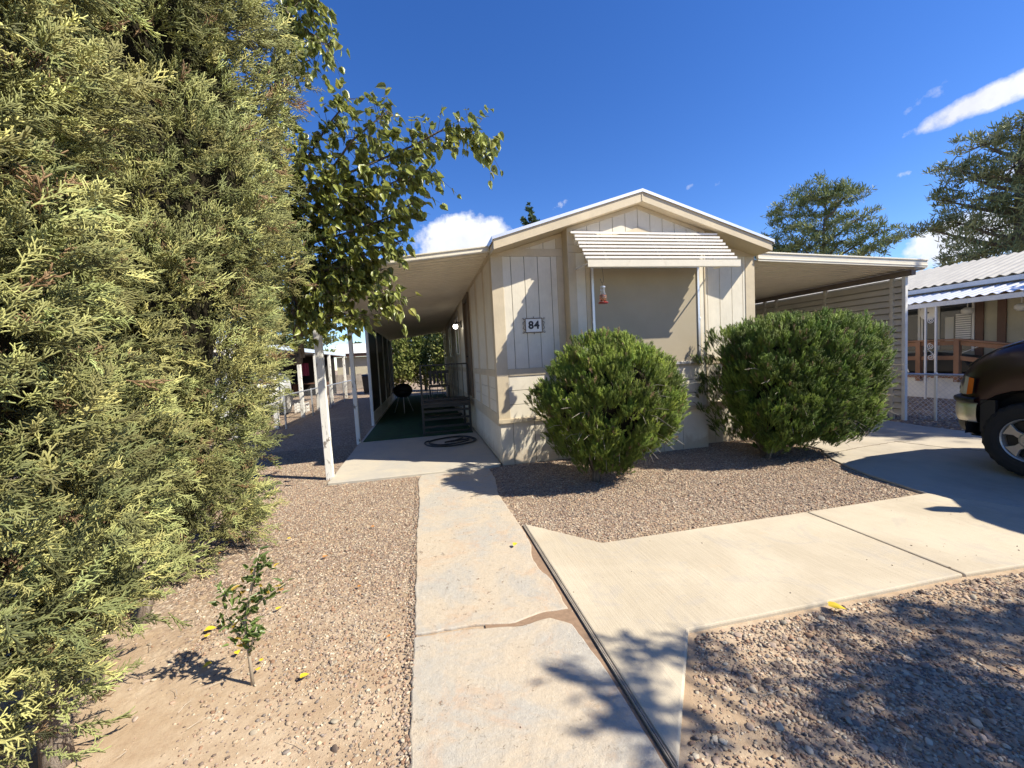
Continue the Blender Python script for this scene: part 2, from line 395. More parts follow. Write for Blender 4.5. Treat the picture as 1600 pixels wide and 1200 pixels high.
MAT['amber'] = simple('amber_lens', (.60, .13, .015), .25, 0, .6)
MAT['lens'] = simple('headlight_lens', (.60, .57, .46), .15, .2, .6)
MAT['red'] = simple('red_plastic', (.22, .018, .014), .35)
MAT['brown'] = painted('brown_paint', (.14, .072, .045), var=.1, rough=.6)
MAT['doorb'] = painted('door_brown', (.155, .115, .075), var=.1, rough=.6)
MAT['redwood'] = painted('redwood_stain', (.30, .155, .08), var=.15, rough=.75, bump=.4, grain=(.2, .2, 3))
MAT['beigewall'] = painted('beige_wall', (.46, .42, .30), var=.06, rough=.7)
MAT['curtain'] = simple('pale_curtain', (.55, .54, .48), .8)
MAT['blueedge'] = painted('pale_blue_fascia', (.55, .64, .74), var=.06, rough=.5)
MAT['greywood'] = painted('grey_fence_wood', (.32, .28, .23), var=.2, rough=.9, bump=.5, grain=(3, 3, .1))
MAT['darkint'] = simple('dark_interior', (.02, .018, .016), .9)
def meshscreen():
    m = MN('insect_screen'); m.color((.012, .012, .013)); m.rough(.7)
    t = m.n('ShaderNodeBsdfTransparent'); ms = m.n('ShaderNodeMixShader'); ms.inputs[0].default_value = .93
    m.L.new(t.outputs[0], ms.inputs[1]); m.L.new(m.b.outputs[0], ms.inputs[2]); o = [q for q in m.N if q.type == 'OUTPUT_MATERIAL'][0]; m.L.new(ms.outputs[0], o.inputs[0]); return m.m
MAT['mesh'] = meshscreen()
def bulb():
    m = MN('lit_bulb'); m.color((1, .95, .85)); m.b.inputs['Emission Color'].default_value = (1, .93, .80, 1); m.b.inputs['Emission Strength'].default_value = 6; return m.m
MAT['bulb'] = bulb()

# ------------------------------------------------------------------ ground, slabs
rng0 = random.Random(5)
g = MB(); g.add([(-400, -400, 0), (400, -400, 0), (400, 400, 0), (-400, 400, 0)], [(0, 1, 2, 3)])
gobj = obj('ground', g, MAT['ground'], kind='structure', fix=False)

def rough_edge(poly, amp=.008, step=.06, seed=1, skip=()):
    rr = random.Random(seed); outp = []
    for i, (x, y) in enumerate(poly):
        x2, y2 = poly[(i+1) % len(poly)]; d = math.hypot(x2-x, y2-y); n = max(1, int(d/step)); a = 0 if i in skip else amp
        nx, ny = -(y2-y)/max(d, 1e-6), (x2-x)/max(d, 1e-6); o = 0
        for k in range(n):
            t = k/n; o = o*.6+rr.uniform(-a, a)
            oo = 0 if k == 0 else o
            outp.append((x+(x2-x)*t+nx*oo, y+(y2-y)*t+ny*oo))
    return outp
# old walkway: two slabs with a chipped gap between them
w1 = [(-.15, -3), (.75, -3), (.765, 1.2), (.755, 1.75), (.72, 2.10), (.62, 2.19), (.45, 2.165), (.20, 2.215), (.0, 2.235), (-.145, 2.24)]
w2 = [(-.14, 2.262), (.02, 2.258), (.22, 2.24), (.42, 2.20), (.62, 2.245), (.75, 2.235), (.755, 2.55), (.715, 2.72), (.71, 2.9), (.755, 3.1), (.76, 3.5), (.73, 4.4), (.80, 5.0), (.80, 5.58), (-.12, 5.58), (-.155, 5.2), (-.135, 4.5), (-.15, 3.6)]
obj('walkway', MB().prism(rough_edge(w1, .004, .04, 3), -.1, .012), MAT['walk'], kind='structure', bevel=.008)
obj('walkway', MB().prism(rough_edge(w2, .005, .04, 4), -.1, .014), MAT['walk'], kind='structure', bevel=.008)
# new flared walkway towards the driveway
nw = [(.800, 3.51), (1.29, 2.94), (3.213, 2.92), (3.19, 1.83), (1.285, 1.86), (.800, 1.24)]
nw2 = [(3.226, 2.92), (4.39, 2.92), (4.60, 2.92), (4.93, 2.30), (5.05, 1.80), (3.66, 1.80), (3.203, 1.83)]
obj('new_walkway', MB().prism(rough_edge(nw, .0015, .2, 5), -.1, .025), MAT['newwalk'], kind='structure', bevel=.010)
obj('new_walkway', MB().prism(rough_edge(nw2, .0015, .2, 6), -.1, .025), MAT['newwalk'], kind='structure', bevel=.010)
ex = MB(); ex.box(.780, .785, -1.0, 3.50, -.05, .022); ex.box(.790, .796, -1.0, 3.51, -.05, .019)
obj('expansion_strip', ex, MAT['greywood'], label='thin brown wooden strip set between the old walkway and new concrete', cat='edging strip')
# patio slab beside the house and green carpet
obj('patio_slab', MB().prism(rough_edge([(-1.30, 5.60), (-.15, 5.592), (.82, 5.592), (.965, 5.62), (1.0, 5.70), (1.0, 20.0), (-1.30, 20.0)], .004, .12, 7), -.1, .034), MAT['slab'], kind='structure', bevel=.008)
cp = MB(); cp.box(-1.24, .93, 8.42, 19.8, .036, .046)
obj('outdoor_carpet', cp, MAT['carpet'], label='green artificial turf carpet covering the patio under the cover', cat='carpet')
# driveway
bed = [(4.60, 2.93), (4.66, 3.17), (4.74, 3.5), (4.87, 3.87), (5.02, 4.18), (5.22, 4.47), (5.40, 4.66), (5.42, 5.2), (5.42, 20)]
dA = [(4.60, 2.93)]+bed[1:3]+[(4.94, 2.42), (4.94, 2.31)]
dv = [(4.745, 3.52), (4.875, 3.87), (5.02, 4.18), (5.22, 4.47), (5.40, 4.66), (5.42, 5.2), (5.42, 20), (8.35, 20), (8.3, 5.9), (8.16, 5.2), (8.16, -6), (5.3, -6), (5.07, 1.80), (4.955, 2.42)]
obj('driveway', MB().prism(rough_edge(dv, .003, .15, 8), -.1, .018), MAT['drive'], kind='structure', bevel=.008)
obj('driveway', MB().prism([(4.605, 2.945), (4.66, 3.17), (4.735, 3.50), (4.942, 2.42), (4.945, 2.315)], -.1, .022), MAT['drive'], kind='structure', bevel=.006)
obj('driveway', MB().prism([(3.7, 1.79), (5.05, 1.79), (5.285, -6), (3.7, -6)], -.1, -.02), MAT['drive'], kind='structure')
# the cracks in the driveway, shallow dark grooves filled with dirt
def crack(pts, w, seed):
    rr = random.Random(seed); P = []
    for i in range(len(pts)-1):
        for k in range(14):
            t = k/14; P.append((pts[i][0]*(1-t)+pts[i+1][0]*t+rr.uniform(-.012, .012), pts[i][1]*(1-t)+pts[i+1][1]*t+rr.uniform(-.012, .012)))
    m = MB()
    for i in range(len(P)-1):
        ww = w*rr.uniform(.5, 1.2); m.beam((P[i][0], P[i][1], .0185), (P[i+1][0], P[i+1][1], .0185), ww, .004)
    return m
cm = crack([(5.10, 4.40), (5.5, 4.45), (5.9, 4.51), (6.62, 4.57), (6.80, 4.50)], .012, 1); c2 = crack([(6.62, 4.57), (6.75, 4.1), (6.9, 3.8), (7.0, 3.4)], .015, 2); cm.add(c2.v, c2.f)
obj('crack_fill', cm, simple('crack_dirt', (.11, .085, .06), .95), kind='stuff', label='dark dirt filled cracks wandering across the driveway', cat='crack')

# ------------------------------------------------------------------ gravel stones
def ico(sub=1):
    t = (1+5**.5)/2
    v = [(-1,t,0),(1,t,0),(-1,-t,0),(1,-t,0),(0,-1,t),(0,1,t),(0,-1,-t),(0,1,-t),(t,0,-1),(t,0,1),(-t,0,-1),(-t,0,1)]
    f = [(0,11,5),(0,5,1),(0,1,7),(0,7,10),(0,10,11),(1,5,9),(5,11,4),(11,10,2),(10,7,6),(7,1,8),(3,9,4),(3,4,2),(3,2,6),(3,6,8),(3,8,9),(4,9,5),(2,4,11),(6,2,10),(8,6,7),(9,8,1)]
    v = [Vector(p).normalized() for p in v]
    for _ in range(sub-1):
        nf = []; cache = {}
        def mid(a, b):
            k = (min(a, b), max(a, b))
            if k not in cache: cache[k] = len(v); v.append(((v[a]+v[b])/2).normalized())
            return cache[k]
        for a, b, c in f:
            x, y, z = mid(a, b), mid(b, c), mid(c, a); nf += [(a, x, z), (b, y, x), (c, z, y), (x, y, z)]
        f = nf
    return np.array([tuple(p) for p in v]), np.array(f)
rng = np.random.default_rng(11)
def vnoise(x, y, s, seed=0):
    r = np.random.default_rng(seed).random((64, 64)); X = x/s; Y = y/s
    xi = np.floor(X).astype(int); yi = np.floor(Y).astype(int); fx = X-xi; fy = Y-yi; fx = fx*fx*(3-2*fx); fy = fy*fy*(3-2*fy)
    g = lambda a, b: r[a % 64, b % 64]
    return (g(xi, yi)*(1-fx)+g(xi+1, yi)*fx)*(1-fy)+(g(xi, yi+1)*(1-fx)+g(xi+1, yi+1)*fx)*fy
def inpoly(x, y, poly):
    ins = np.zeros(len(x), bool); n = len(poly)
    for i in range(n):
        x1, y1 = poly[i]; x2, y2 = poly[(i+1) % n]
        c = ((y1 > y) != (y2 > y)) & (x < (x2-x1)*(y-y1)/((y2-y1)+1e-12)+x1); ins ^= c
    return ins
v1, f1 = ico(1); v2, f2 = ico(2)
ST1 = []; ST2 = []
for k in range(6):
    ST1.append((v1*(1+rng.normal(0, .16, (len(v1), 1))), f1)); ST2.append((np.sign(v2)*np.abs(v2)**rng.uniform(.75, 1.1)*(1+rng.normal(0, .10, (len(v2), 1))), f2))
PAL = np.array([(.56, .42, .32), (.45, .31, .24), (.36, .27, .23), (.64, .54, .43), (.31, .26, .24), (.50, .39, .33), (.60, .46, .34), (.62, .54, .44), (.42, .26, .18), (.27, .20, .17)])
def gravel(name, poly, dens, smin, smax, tmpl, mask=None, label=None, excl=(), zoff=0):
    P = np.array(poly); lo, hi = P.min(0), P.max(0); n = int(dens*(hi-lo).prod())
    x = rng.uniform(lo[0], hi[0], n); y = rng.uniform(lo[1], hi[1], n); k = inpoly(x, y, poly)
    for e in excl: k &= ~inpoly(x, y, e)
    if mask is not None: k &= rng.random(n) < mask(x, y)
    x, y = x[k], y[k]; n = len(x)
    s = smin+(smax-smin)*rng.random(n)**2.2
    scl = np.stack([s*rng.uniform(.8, 1.3, n), s*rng.uniform(.7, 1.1, n), s*rng.uniform(.3, .6, n)], 1)
    pos = np.stack([x, y, zoff+scl[:, 2]*rng.uniform(-.3, .8, n)], 1)
    d = rng.normal(0, 1, (n, 3)); d[:, 2] *= .28; rot = frames(d, rng, rng.normal(0, .35, n))
    col = PAL[rng.integers(0, len(PAL), n)]*rng.uniform(.55, 1.02, (n, 1))*np.array([.86, .86, .80])
    V, F, C = inst(tmpl, pos, rot, scl, col, rng.integers(0, len(tmpl), n))
    return np_obj(name, V, F, MAT['stone'], C, kind='stuff', label=label, cat='gravel')
left_poly = [(-.138, 1.0), (-.138, 5.55), (-1.30, 5.62), (-1.36, 8.4), (-3.4, 8.4), (-3.4, 5.4), (-2.6, 3.5), (-2.0, 1.0)]
def mleft(x, y):
    # dirt near the junipers and in front; gravel thickens away and towards the walkway
    d = (x+1.75)*.9+(y-1.3)*.42; nz = vnoise(x+9, y+9, .35, 3)*.9+vnoise(x+9, y+9, .12, 4)*.5
    return np.clip((d+nz-1.30)*.9, .035, 1)
gravel('gravel', left_poly, 7500, .0035, .0105, ST1, mleft, 'loose tan and grey gravel over dirt left of the walkway')
gravel('gravel', left_poly, 90, .009, .017, ST2, lambda x, y: np.clip(mleft(x, y)*1.4+.12, 0, 1), 'larger pebbles strewn through the gravel left of the walkway')
bed_poly = [(.77, 3.56), (1.29, 2.975), (4.55, 2.955), (4.70, 3.5), (4.84, 3.87), (4.99, 4.18), (5.19, 4.47), (5.37, 4.66), (5.38, 5.62), (1.06, 5.62), (.84, 5.5), (.84, 5.0)]
gravel('gravel', bed_poly, 7000, .0038, .0115, ST1, lambda x, y: np.clip(.62+vnoise(x, y, .3, 7)*.8, 0, 1), 'reddish tan gravel in the bed below the shrubs')
gravel('gravel', bed_poly, 90, .009, .016, ST2, None, 'larger pebbles in the gravel bed below the shrubs')
rb_poly = [(.82, .5), (.83, 1.22), (1.31, 1.83), (3.25, 1.80), (3.7, 1.76), (4.9, 1.76), (4.9, .3), (3, .2)]
gravel('gravel', rb_poly, 8000, .0035, .011, ST1, lambda x, y: np.clip(.35+vnoise(x, y, .28, 9)*1.1, .2, 1), 'gravel and earth right of the new walkway under the tree shadow')
gravel('gravel', rb_poly, 1000, .008, .019, ST2, lambda x, y: np.clip(-.15+vnoise(x, y, .28, 9)*1.3+(1.4-(x-1))*.12, .05, 1), 'flat grey river stones right of the new walkway')
gap_poly = [(.64, 1.0), (.80, 1.0), (.80, 3.5), (.74, 3.45), (.66, 2.8), (.66, 2.26), (.30, 2.26), (.30, 2.19), (.6, 2.17)]
gravel('gravel', gap_poly, 5000, .004, .010, ST1, None, 'dirt crumbs in the joint between old and new walkway', excl=(w1, w2))
far_poly = [(8.2, 4.3), (11.5, 4.3), (11.8, 12), (8.4, 9)]
gravel('gravel', far_poly, 500, .012, .028, ST1, None, 'dark gravel strip beyond the driveway by the fence')
gravel('gravel', [(-.185, 1.0), (-.128, 1.0), (-.125, 3.6), (-.135, 4.5), (-.12, 5.5), (-.18, 5.5)], 6500, .005, .012, ST1, None, 'gravel heaped against the left edge of the old walkway', zoff=.004)
gravel('gravel', w1+w2[::-1], 45, .0015, .005, ST1, lambda x, y: np.clip(vnoise(x, y, .25, 5)*1.6-.4, 0, 1), 'grit scattered on top of the old walkway', zoff=.014)
gravel('gravel', [(.80, 1.3), (1.28, 1.88), (4.5, 1.88), (4.5, 2.9), (1.3, 2.9), (.80, 3.4)], 40, .0015, .006, ST1, lambda x, y: np.clip(vnoise(x, y, .25, 5)*1.6-.6+np.exp(-np.abs(y-1.88)*14)*2, 0, 1), 'grit scattered on top of the new walkway', zoff=.026)
# mounded dirt joint
obj('joint_dirt', MB().prism([(.62, 1.0), (.775, 1.0), (.775, 3.5), (.72, 3.45), (.65, 2.8), (.66, 2.26), (.25, 2.27), (.25, 2.18), (.6, 2.16)], -.02, .009), simple('joint_soil', (.25, .165, .105), .95, var=.35, sc=40), kind='stuff', label='reddish soil filling the joint beside the old walkway', cat='soil')
# dry litter
lt = MB(); rr = random.Random(8)
for i in range(260):
    if i < 130: x, y = rr.uniform(-1.7, -.2), rr.uniform(1.3, 4.5)
    elif i < 190: x, y = rr.uniform(1.0, 3.6), rr.uniform(.9, 1.8)
    else: x, y = rr.uniform(1, 4.6), rr.uniform(3.1, 5.3)
    a = rr.uniform(0, 6.28); l = rr.uniform(.015, .06); b = a+rr.uniform(-.5, .5)
    p0 = Vector((x, y, .014)); p1 = p0+Vector((math.cos(a)*l, math.sin(a)*l, rr.uniform(0, .01))); p2 = p1+Vector((math.cos(b)*l, math.sin(b)*l, rr.uniform(-.008, .01)))
    lt.tube([p0, p1, p2], [.0012, .001, .0006], 4)
obj('dry_litter', lt, MAT['twig'], kind='stuff', label='dry straw and twigs scattered over the gravel', cat='litter')

# ------------------------------------------------------------------ mobile home
XL, XR, YF, YB = 1.02, 5.24, 5.66, 20.0
BX0, BX1, YBAY = 2.05, 4.21, 5.46
XC = (XL+XR)/2
def zroof(x): return 2.94+(1-abs(x-XC)/(XR-XC))*.66      # underside line of the roof slope
home = thing('mobile_home', 'cream and tan single-wide mobile home with gable front and bay window', 'mobile home', (XC, YF, 0))
wall = MB()
def vboards_y(m, y, x0, x1, z0, z1, grooves, d=.012, top=None):
    """boards in a plane facing -y; grooves listed in x"""
    xs = [x0]+[q for q in grooves if x0+.02 < q < x1-.02]+[x1]
    for a, b in zip(xs[:-1], xs[1:]):
        a2 = a+(.0035 if a > x0 else 0); b2 = b-(.0035 if b < x1 else 0)
        if top: m.prism_y([(a2, z0), (b2, z0), (b2, top(b2)), (a2, top(a2))] if not (a2 < XC < b2) else [(a2, z0), (b2, z0), (b2, top(b2)), (XC, top(XC)), (a2, top(a2))], y-d, y)
        else: m.box(a2, b2, y-d, y, z0, z1)
def vboards_x(m, x, y0, y1, z0, z1, grooves, d=.012, sgn=-1):
    ys = [y0]+[q for q in grooves if y0+.02 < q < y1-.02]+[y1]
    for a, b in zip(ys[:-1], ys[1:]):
        a2 = a+(.0035 if a > y0 else 0); b2 = b-(.0035 if b < y1 else 0)
        m.box(min(x, x+sgn*d), max(x, x+sgn*d), a2, b2, z0, z1)
core = MB(); core.box(XL+.02, XR-.02, YF+.005, YB, .02, 2.98)
core.prism_y([(XL+.02, 2.981), (XR-.02, 2.981), (XC, 3.62)], YF+.005, YB)
core.box(BX0+.02, BX1-.02, YBAY+.005, YF+.004, .02, 2.98)
core.prism_y([(BX0+.02, 2.981), (BX1-.02, 2.981), (BX1-.02, zroof(BX1)), (XC, zroof(XC)), (BX0+.02, zroof(BX0))], YBAY+.005, YF+.004)
obj('wall_core', core, simple('wall_gap', (.10, .085, .06), .9), home)
fw = MB()
gl = [1.28, 1.475, 1.67, 1.865]; gr = [4.40, 4.62, 4.84, 5.04]
vboards_y(fw, YF, 1.165, 1.95, 1.365, 2.93, gl); vboards_y(fw, YF, 4.335, 5.09, 1.365, 2.93, gr)
for z0, z1 in ((.665, .855), (.862, 1.055), (1.062, 1.262)):
    fw.box(1.165, 1.95, YF-.012, YF, z0, z1); fw.box(4.335, 5.09, YF-.012, YF, z0, z1)
fw.box(BX0+.115, 2.30, YBAY-.012, YBAY, 1.365, 2.93); fw.box(4.12, 4.185, YBAY-.012, YBAY, .665, 2.93)
for z0, z1 in ((.665, .855), (.862, 1.055), (1.062, 1.262)): fw.box(BX0+.115, 4.115, YBAY-.012, YBAY, z0, z1)
# gable boards
tg = lambda x: zroof(x)-.055
gg = [XC+k*.195 for k in range(-9, 10)]
vboards_y(fw, YF, 1.30, 1.95, 3.035, 0, gg, top=tg); vboards_y(fw, YF, 4.33, 4.93, 3.035, 0, gg, top=tg)
vboards_y(fw, YBAY, BX0+.1, BX1-.1, 3.035, 0, gg, top=tg)
obj('front_wall', fw, MAT['cream'], home, bevel=.002)
sw = MB()
side_gr = []
yy = 5.66
trimsY = [(5.66, 5.80), (6.42, 6.54), (7.32, 7.52), (8.22, 8.40), (9.55, 9.75), (10.9, 11.1), (12.2, 12.4), (13.6, 13.8), (15.2, 15.4), (17.0, 17.2), (19.0, 19.2)]
for (a0, a1), (b0, b1) in zip(trimsY[:-1], trimsY[1:]):
    if a1 == 8.40: continue
    gr_ = [a1+.2*k for k in range(1, 12) if a1+.2*k < b0-.05] if (b0-a1) > .9 else []
    vboards_x(sw, XL, a1+.001, b0-.001, 1.365, 2.93, gr_)
    for z0, z1 in ((.735, .905), (.911, 1.085), (1.091, 1.262)): sw.box(XL-.012, XL, a1+.001, b0-.001, z0, z1)
obj('side_wall', sw, MAT['cream'], home)
sw = MB(); vboards_x(sw, XR, 5.80, 19.9, .735, 2.93, [5.8+.4*k for k in range(36)], sgn=1)
obj('side_wall', sw, MAT['cream'], home)
tr = MB(); T = .020
def ty(x0, x1, z0, z1, y=YF, t=T): tr.box(x0, x1, y-t, y+.002, z0, z1)
ty(XL-.02, 1.165, .665, 2.93); ty(5.09, XR+.02, .665, 2.93)
ty(1.95, BX0-.002, .665, 2.93); ty(BX1+.002, 4.335, .665, 2.93)
ty(1.166, 1.949, 1.263, 1.364, t=.022); ty(4.336, 5.089, 1.263, 1.364, t=.022)
ty(XL-.02, BX0-.002, 2.931, 3.034, t=.022); ty(BX1+.002, XR+.02, 2.931, 3.034, t=.022)
ty(BX0, BX0+.115, .665, 2.93, YBAY); ty(4.186, BX1, .665, 2.93, YBAY); ty(2.301, 2.37, 1.30, 2.93, YBAY); ty(4.085, 4.119, 1.30, 2.93, YBAY)
ty(BX0, BX1, 2.931, 3.034, YBAY, .022); ty(2.371, 4.084, 2.745, 2.93, YBAY, .016); ty(BX0+.116, 4.118, 1.263, 1.297, YBAY, .022)
# gable sub trim with little peak behind the awning
tr.prism_y([(2.55, 3.036), (3.75, 3.036), (3.75, 3.10), (XC, 3.29), (2.55, 3.10)], YBAY-.026, YBAY-.013)
# rake trim under the soffit
for sgn in (-1, 1):
    xe = XC+sgn*(XR-XC)
    for (xa, xb, yw) in ((BX0 if sgn < 0 else BX1, XC, YBAY), (xe-sgn*.3, (BX0 if sgn < 0 else BX1)-sgn*-.003, YF)):
        tr.add([(xa, yw-.024, zroof(xa)-.055), (xb, yw-.024, zroof(xb)-.055), (xb, yw-.024, zroof(xb)), (xa, yw-.024, zroof(xa)),
                (xa, yw, zroof(xa)-.055), (xb, yw, zroof(xb)-.055), (xb, yw, zroof(xb)), (xa, yw, zroof(xa))],
               [(0,1,2,3), (7,6,5,4), (0,4,5,1), (3,2,6,7), (0,3,7,4), (1,5,6,2)])
# bay returns
tr.box(BX0-.0005, BX0+.019, YBAY+.003, YF-.003, .665, 3.27); tr.box(BX1-.019, BX1+.0005, YBAY+.003, YF-.003, .665, 3.27)
tr.box(BX0-.001, BX0+.10, YBAY-.0195, YBAY+.002, 3.036, 3.23); tr.box(BX1-.10, BX1+.001, YBAY-.0195, YBAY+.002, 3.036, 3.23); tr.box(1.951, BX0-.002, YF-.0195, YF+.002, 3.036, 3.20); tr.box(BX1+.002, 4.33, YF-.0195, YF+.002, 3.036, 3.20)
# side trims
for a, b in trimsY:
    if a == 5.66: tr.box(XL-.020, XL, YF+.003, b, .665, 2.93)
    else: tr.box(XL-.020, XL, a, b, .735, 2.93)
tr.box(XL-.023, XL-.001, 5.801, 8.22, 1.263, 1.364)
for (a0, a1), (b0, b1) in zip(trimsY[4:-1], trimsY[5:]): tr.box(XL-.023, XL-.001, a1, b0, 1.263, 1.364)
tr.box(XL-.022, XL-.001, YF+.004, YB, 2.931, 3.034)
obj('trim_board', tr, MAT['tan'], home, bevel=.003)
# skirting
sk = MB(); g1 = [1.20, 1.52, 1.86]; g2 = [2.4, 2.75, 3.1, 3.45, 3.78]; g3 = [4.5, 4.9]
vboards_y(sk, YF+.012, XL, BX0, .0, .60, g1); vboards_y(sk, YBAY+.012, BX0, BX1, .0, .60, g2); vboards_y(sk, YF+.012, BX1, XR, .0, .60, g3)
sk.box(BX0, BX0+.012, YBAY+.013, YF, 0, .60); sk.box(BX1-.012, BX1, YBAY+.013, YF, 0, .60)
q0 = 5.672
while q0 < YB-.1: q1 = q0+rng0.choice([.2, .2, .26]); sk.box(XL, XL+.012, q0+.006, q1-.006, 0, .56); q0 = q1
vboards_x(sk, XR-.012, YF+.013, YB, 0, .60, [5.66+.3*k for k in range(1, 48)], sgn=1)
def skirt_mat():
    m = MN('dusty_skirting'); sp = m.n('ShaderNodeSeparateXYZ'); m.L.new(m.pos, sp.inputs[0])
    g = m.noise(60, 3, .6, m.mapv((1, 1, .15))); c = m.mix(m.ramp(m.noise(3, 5, .65), .3, .7), (.64, .59, .475), (.71, .655, .53))
    sp2 = m.math('SUBTRACT', m.math('MULTIPLY', m.noise(9, 8, .75), .55), sp.outputs['Z']); c = m.mix(m.math('MULTIPLY', m.ramp(sp2, .0, .22), .6), c, (.40, .29, .19))
    c = m.mix(m.math('MULTIPLY', m.ramp(m.noise(5.5, 8, .72, None, .6), .52, .72), .35), c, (.50, .43, .32)); m.color(c); m.rough(.65); m.bump(g, .35, .004); return m.m
obj('skirting', sk, skirt_mat(), home, bevel=.002)
lg = MB(); lg.box(XL-.03, BX0-.04, YF-.035, YF+.01, .601, .664); lg.box(BX0-.035, BX1+.035, YBAY-.035, YBAY+.01, .601, .664); lg.box(BX1+.04, XR+.03, YF-.035, YF+.01, .601, .664)
lg.box(XL-.022, XL+.01, YF+.011, YB, .561, .734); lg.box(XR-.01, XR+.022, YF+.011, YB, .601, .734)
lg.box(XL-.010, XL+.018, YF+.013, YB, .035, .07)
obj('ledge_trim', lg, MAT['tan'], home, bevel=.004)
# roof
RY0 = 5.30
rf = MB()
for sgn in (-1, 1):
    xe = XC+sgn*(XR-XC+.045)
    z0 = zroof(xe)
    rf.add([(XC, RY0-.012, 3.60+.165), (xe, RY0-.012, z0+.165), (xe, YB+.3, z0+.165), (XC, YB+.3, 3.60+.165),
            (XC, RY0-.012, 3.60+.150), (xe, RY0-.012, z0+.150), (xe, YB+.3, z0+.150), (XC, YB+.3, 3.60+.150)],
           [(0,3,2,1), (4,5,6,7), (0,1,5,4), (1,2,6,5), (2,3,7,6)])
    # folded drip edge at the front and the eave
    rf.add([(XC, RY0-.020, 3.60+.168), (xe, RY0-.020, z0+.168), (xe, RY0-.020, z0+.128), (XC, RY0-.020, 3.60+.128),
            (XC, RY0-.013, 3.60+.168), (xe, RY0-.013, z0+.168), (xe, RY0-.013, z0+.128), (XC, RY0-.013, 3.60+.128)],
           [(0,1,2,3), (7,6,5,4), (0,4,5,1), (3,2,6,7), (0,3,7,4), (1,5,6,2)])
    rf.box(min(xe, xe+sgn*.006), max(xe, xe+sgn*.006), RY0-.019, YB+.3, z0+.10, z0+.167)
obj('roof', rf, MAT['roofmetal'], home)
fa = MB()
for sgn in (-1, 1):
    xe = XC+sgn*(XR-XC+.03); z0 = zroof(xe)
    fa.add([(XC, RY0, 3.60), (xe, RY0, z0), (xe, RY0, z0+.149), (XC, RY0, 3.60+.149), (XC, RY0+.04, 3.60), (xe, RY0+.04, z0), (xe, RY0+.04, z0+.149), (XC, RY0+.04, 3.60+.149)],
           [(0,1,2,3), (7,6,5,4), (0,4,5,1), (3,2,6,7), (1,5,6,2), (0,3,7,4)])
    fa.box(min(xe, xe-sgn*.025), max(xe, xe-sgn*.025), RY0+.041, YB+.28, z0+.002, z0+.147)
fa.box(XC-.012, XC+.012, RY0-.006, RY0-.001, 3.605, 3.745)
obj('fascia_board', fa, MAT['tan'], home, bevel=.003)
so = MB()
for sgn in (-1, 1):
    xe = XC+sgn*(XR-XC+.004)
    so.add([(XC, RY0+.041, 3.604), (xe, RY0+.041, zroof(xe)+.004), (xe, YF+.01, zroof(xe)+.004), (XC, YF+.01, 3.604),
            (XC, RY0+.041, 3.62), (xe, RY0+.041, zroof(xe)+.02), (xe, YF+.01, zroof(xe)+.02), (XC, YF+.01, 3.62)],
           [(0,1,2,3), (7,6,5,4), (0,4,5,1), (3,2,6,7), (1,5,6,2)])
obj('soffit', so, MAT['soffit'], home)
# bay window with solar screen
wn_ = MB()
wx0, wx1, wz0, wz1 = 2.372, 4.083, 1.300, 2.742
for a in ((wx0, wx0+.035, wz0, wz1), (wx1-.035, wx1, wz0, wz1)): wn_.box(a[0], a[1], YBAY-.050, YBAY-.005, a[2], a[3])
wn_.box(wx0+.0355, wx1-.0355, YBAY-.048, YBAY-.006, wz1-.035, wz1); wn_.box(wx0+.0355, wx1-.0355, YBAY-.048, YBAY-.006, wz0, wz0+.035)
for z in (1.95,): wn_.box(wx0-.008, wx0+.01, YBAY-.054, YBAY-.051, z, z+.03); wn_.box(wx1-.01, wx1+.008, YBAY-.054, YBAY-.051, z, z+.03)
win = obj('window', wn_, MAT['alu'], home, bevel=.003)
obj('shade_screen', MB().box(wx0+.036, wx1-.036, YBAY-.036, YBAY-.030, wz0+.036, wz1-.036), MAT['screen'], win)
for x, z in ((2.66, 2.725), (3.90, 2.725)): obj('screen_clip', MB().box(x, x+.02, YBAY-.056, YBAY-.049, z-.006, z+.012), MAT['black'], win)
# side door and windows
dr = MB(); dr.box(XL+.0, XL+.012, 8.55, 9.40, .745, 2.80); door = obj('door', dr, MAT['doorb'], home)
obj('door_handle', MB().tube([(XL-.04, 9.30, 1.62), (XL-.01, 9.30, 1.62)], .018, 10), MAT['black'], door)
df = MB(); df.box(XL-.06, XL-.001, 8.42, 8.54, .736, 2.92); df.box(XL-.05, XL-.001, 9.41, 9.53, .736, 2.92); df.box(XL-.05, XL-.001, 8.541, 9.409, 2.82, 2.92)
obj('door_frame', df, MAT['doorb'], home, bevel=.004)
for y0, y1 in ((11.3, 12.0), (14.2, 15.0), (17.5, 18.6)):
    w_ = MB(); w_.box(XL-.022, XL-.013, y0, y1, 1.75, 2.7); w2_ = obj('side_window', w_, MAT['glass'], home)
    q = MB(); q.box(XL-.035, XL-.0135, y0-.05, y0-.001, 1.70, 2.75); q.box(XL-.035, XL-.0135, y1+.001, y1+.05, 1.70, 2.75); q.box(XL-.034, XL-.0135, y0, y1, 2.701, 2.75); q.box(XL-.034, XL-.0135, y0, y1, 1.70, 1.749)
    obj('frame', q, MAT['alu'], w2_)
# porch lamp beside the door
lp = MB(); lp.box(XL-.05, XL-.013, 10.20, 10.30, 2.36, 2.52); lp.tube([(XL-.05, 10.25, 2.47), (XL-.15, 10.25, 2.49), (XL-.17, 10.25, 2.46)], .014, 8); lp.lathe([(.045, 0), (.055, .02), (.03, .05)], (XL-.17, 10.25, 2.43), n=14)
lamp = obj('porch_lamp', lp, MAT['black'], home)
bl = MB(); bl.lathe([(.001, -.075), (.03, -.068), (.055, -.04), (.06, -.01), (.05, .02), (.035, .04)], (XL-.17, 10.25, 2.40), n=16); obj('lamp_globe', bl, MAT['bulb'], lamp, smooth=True)
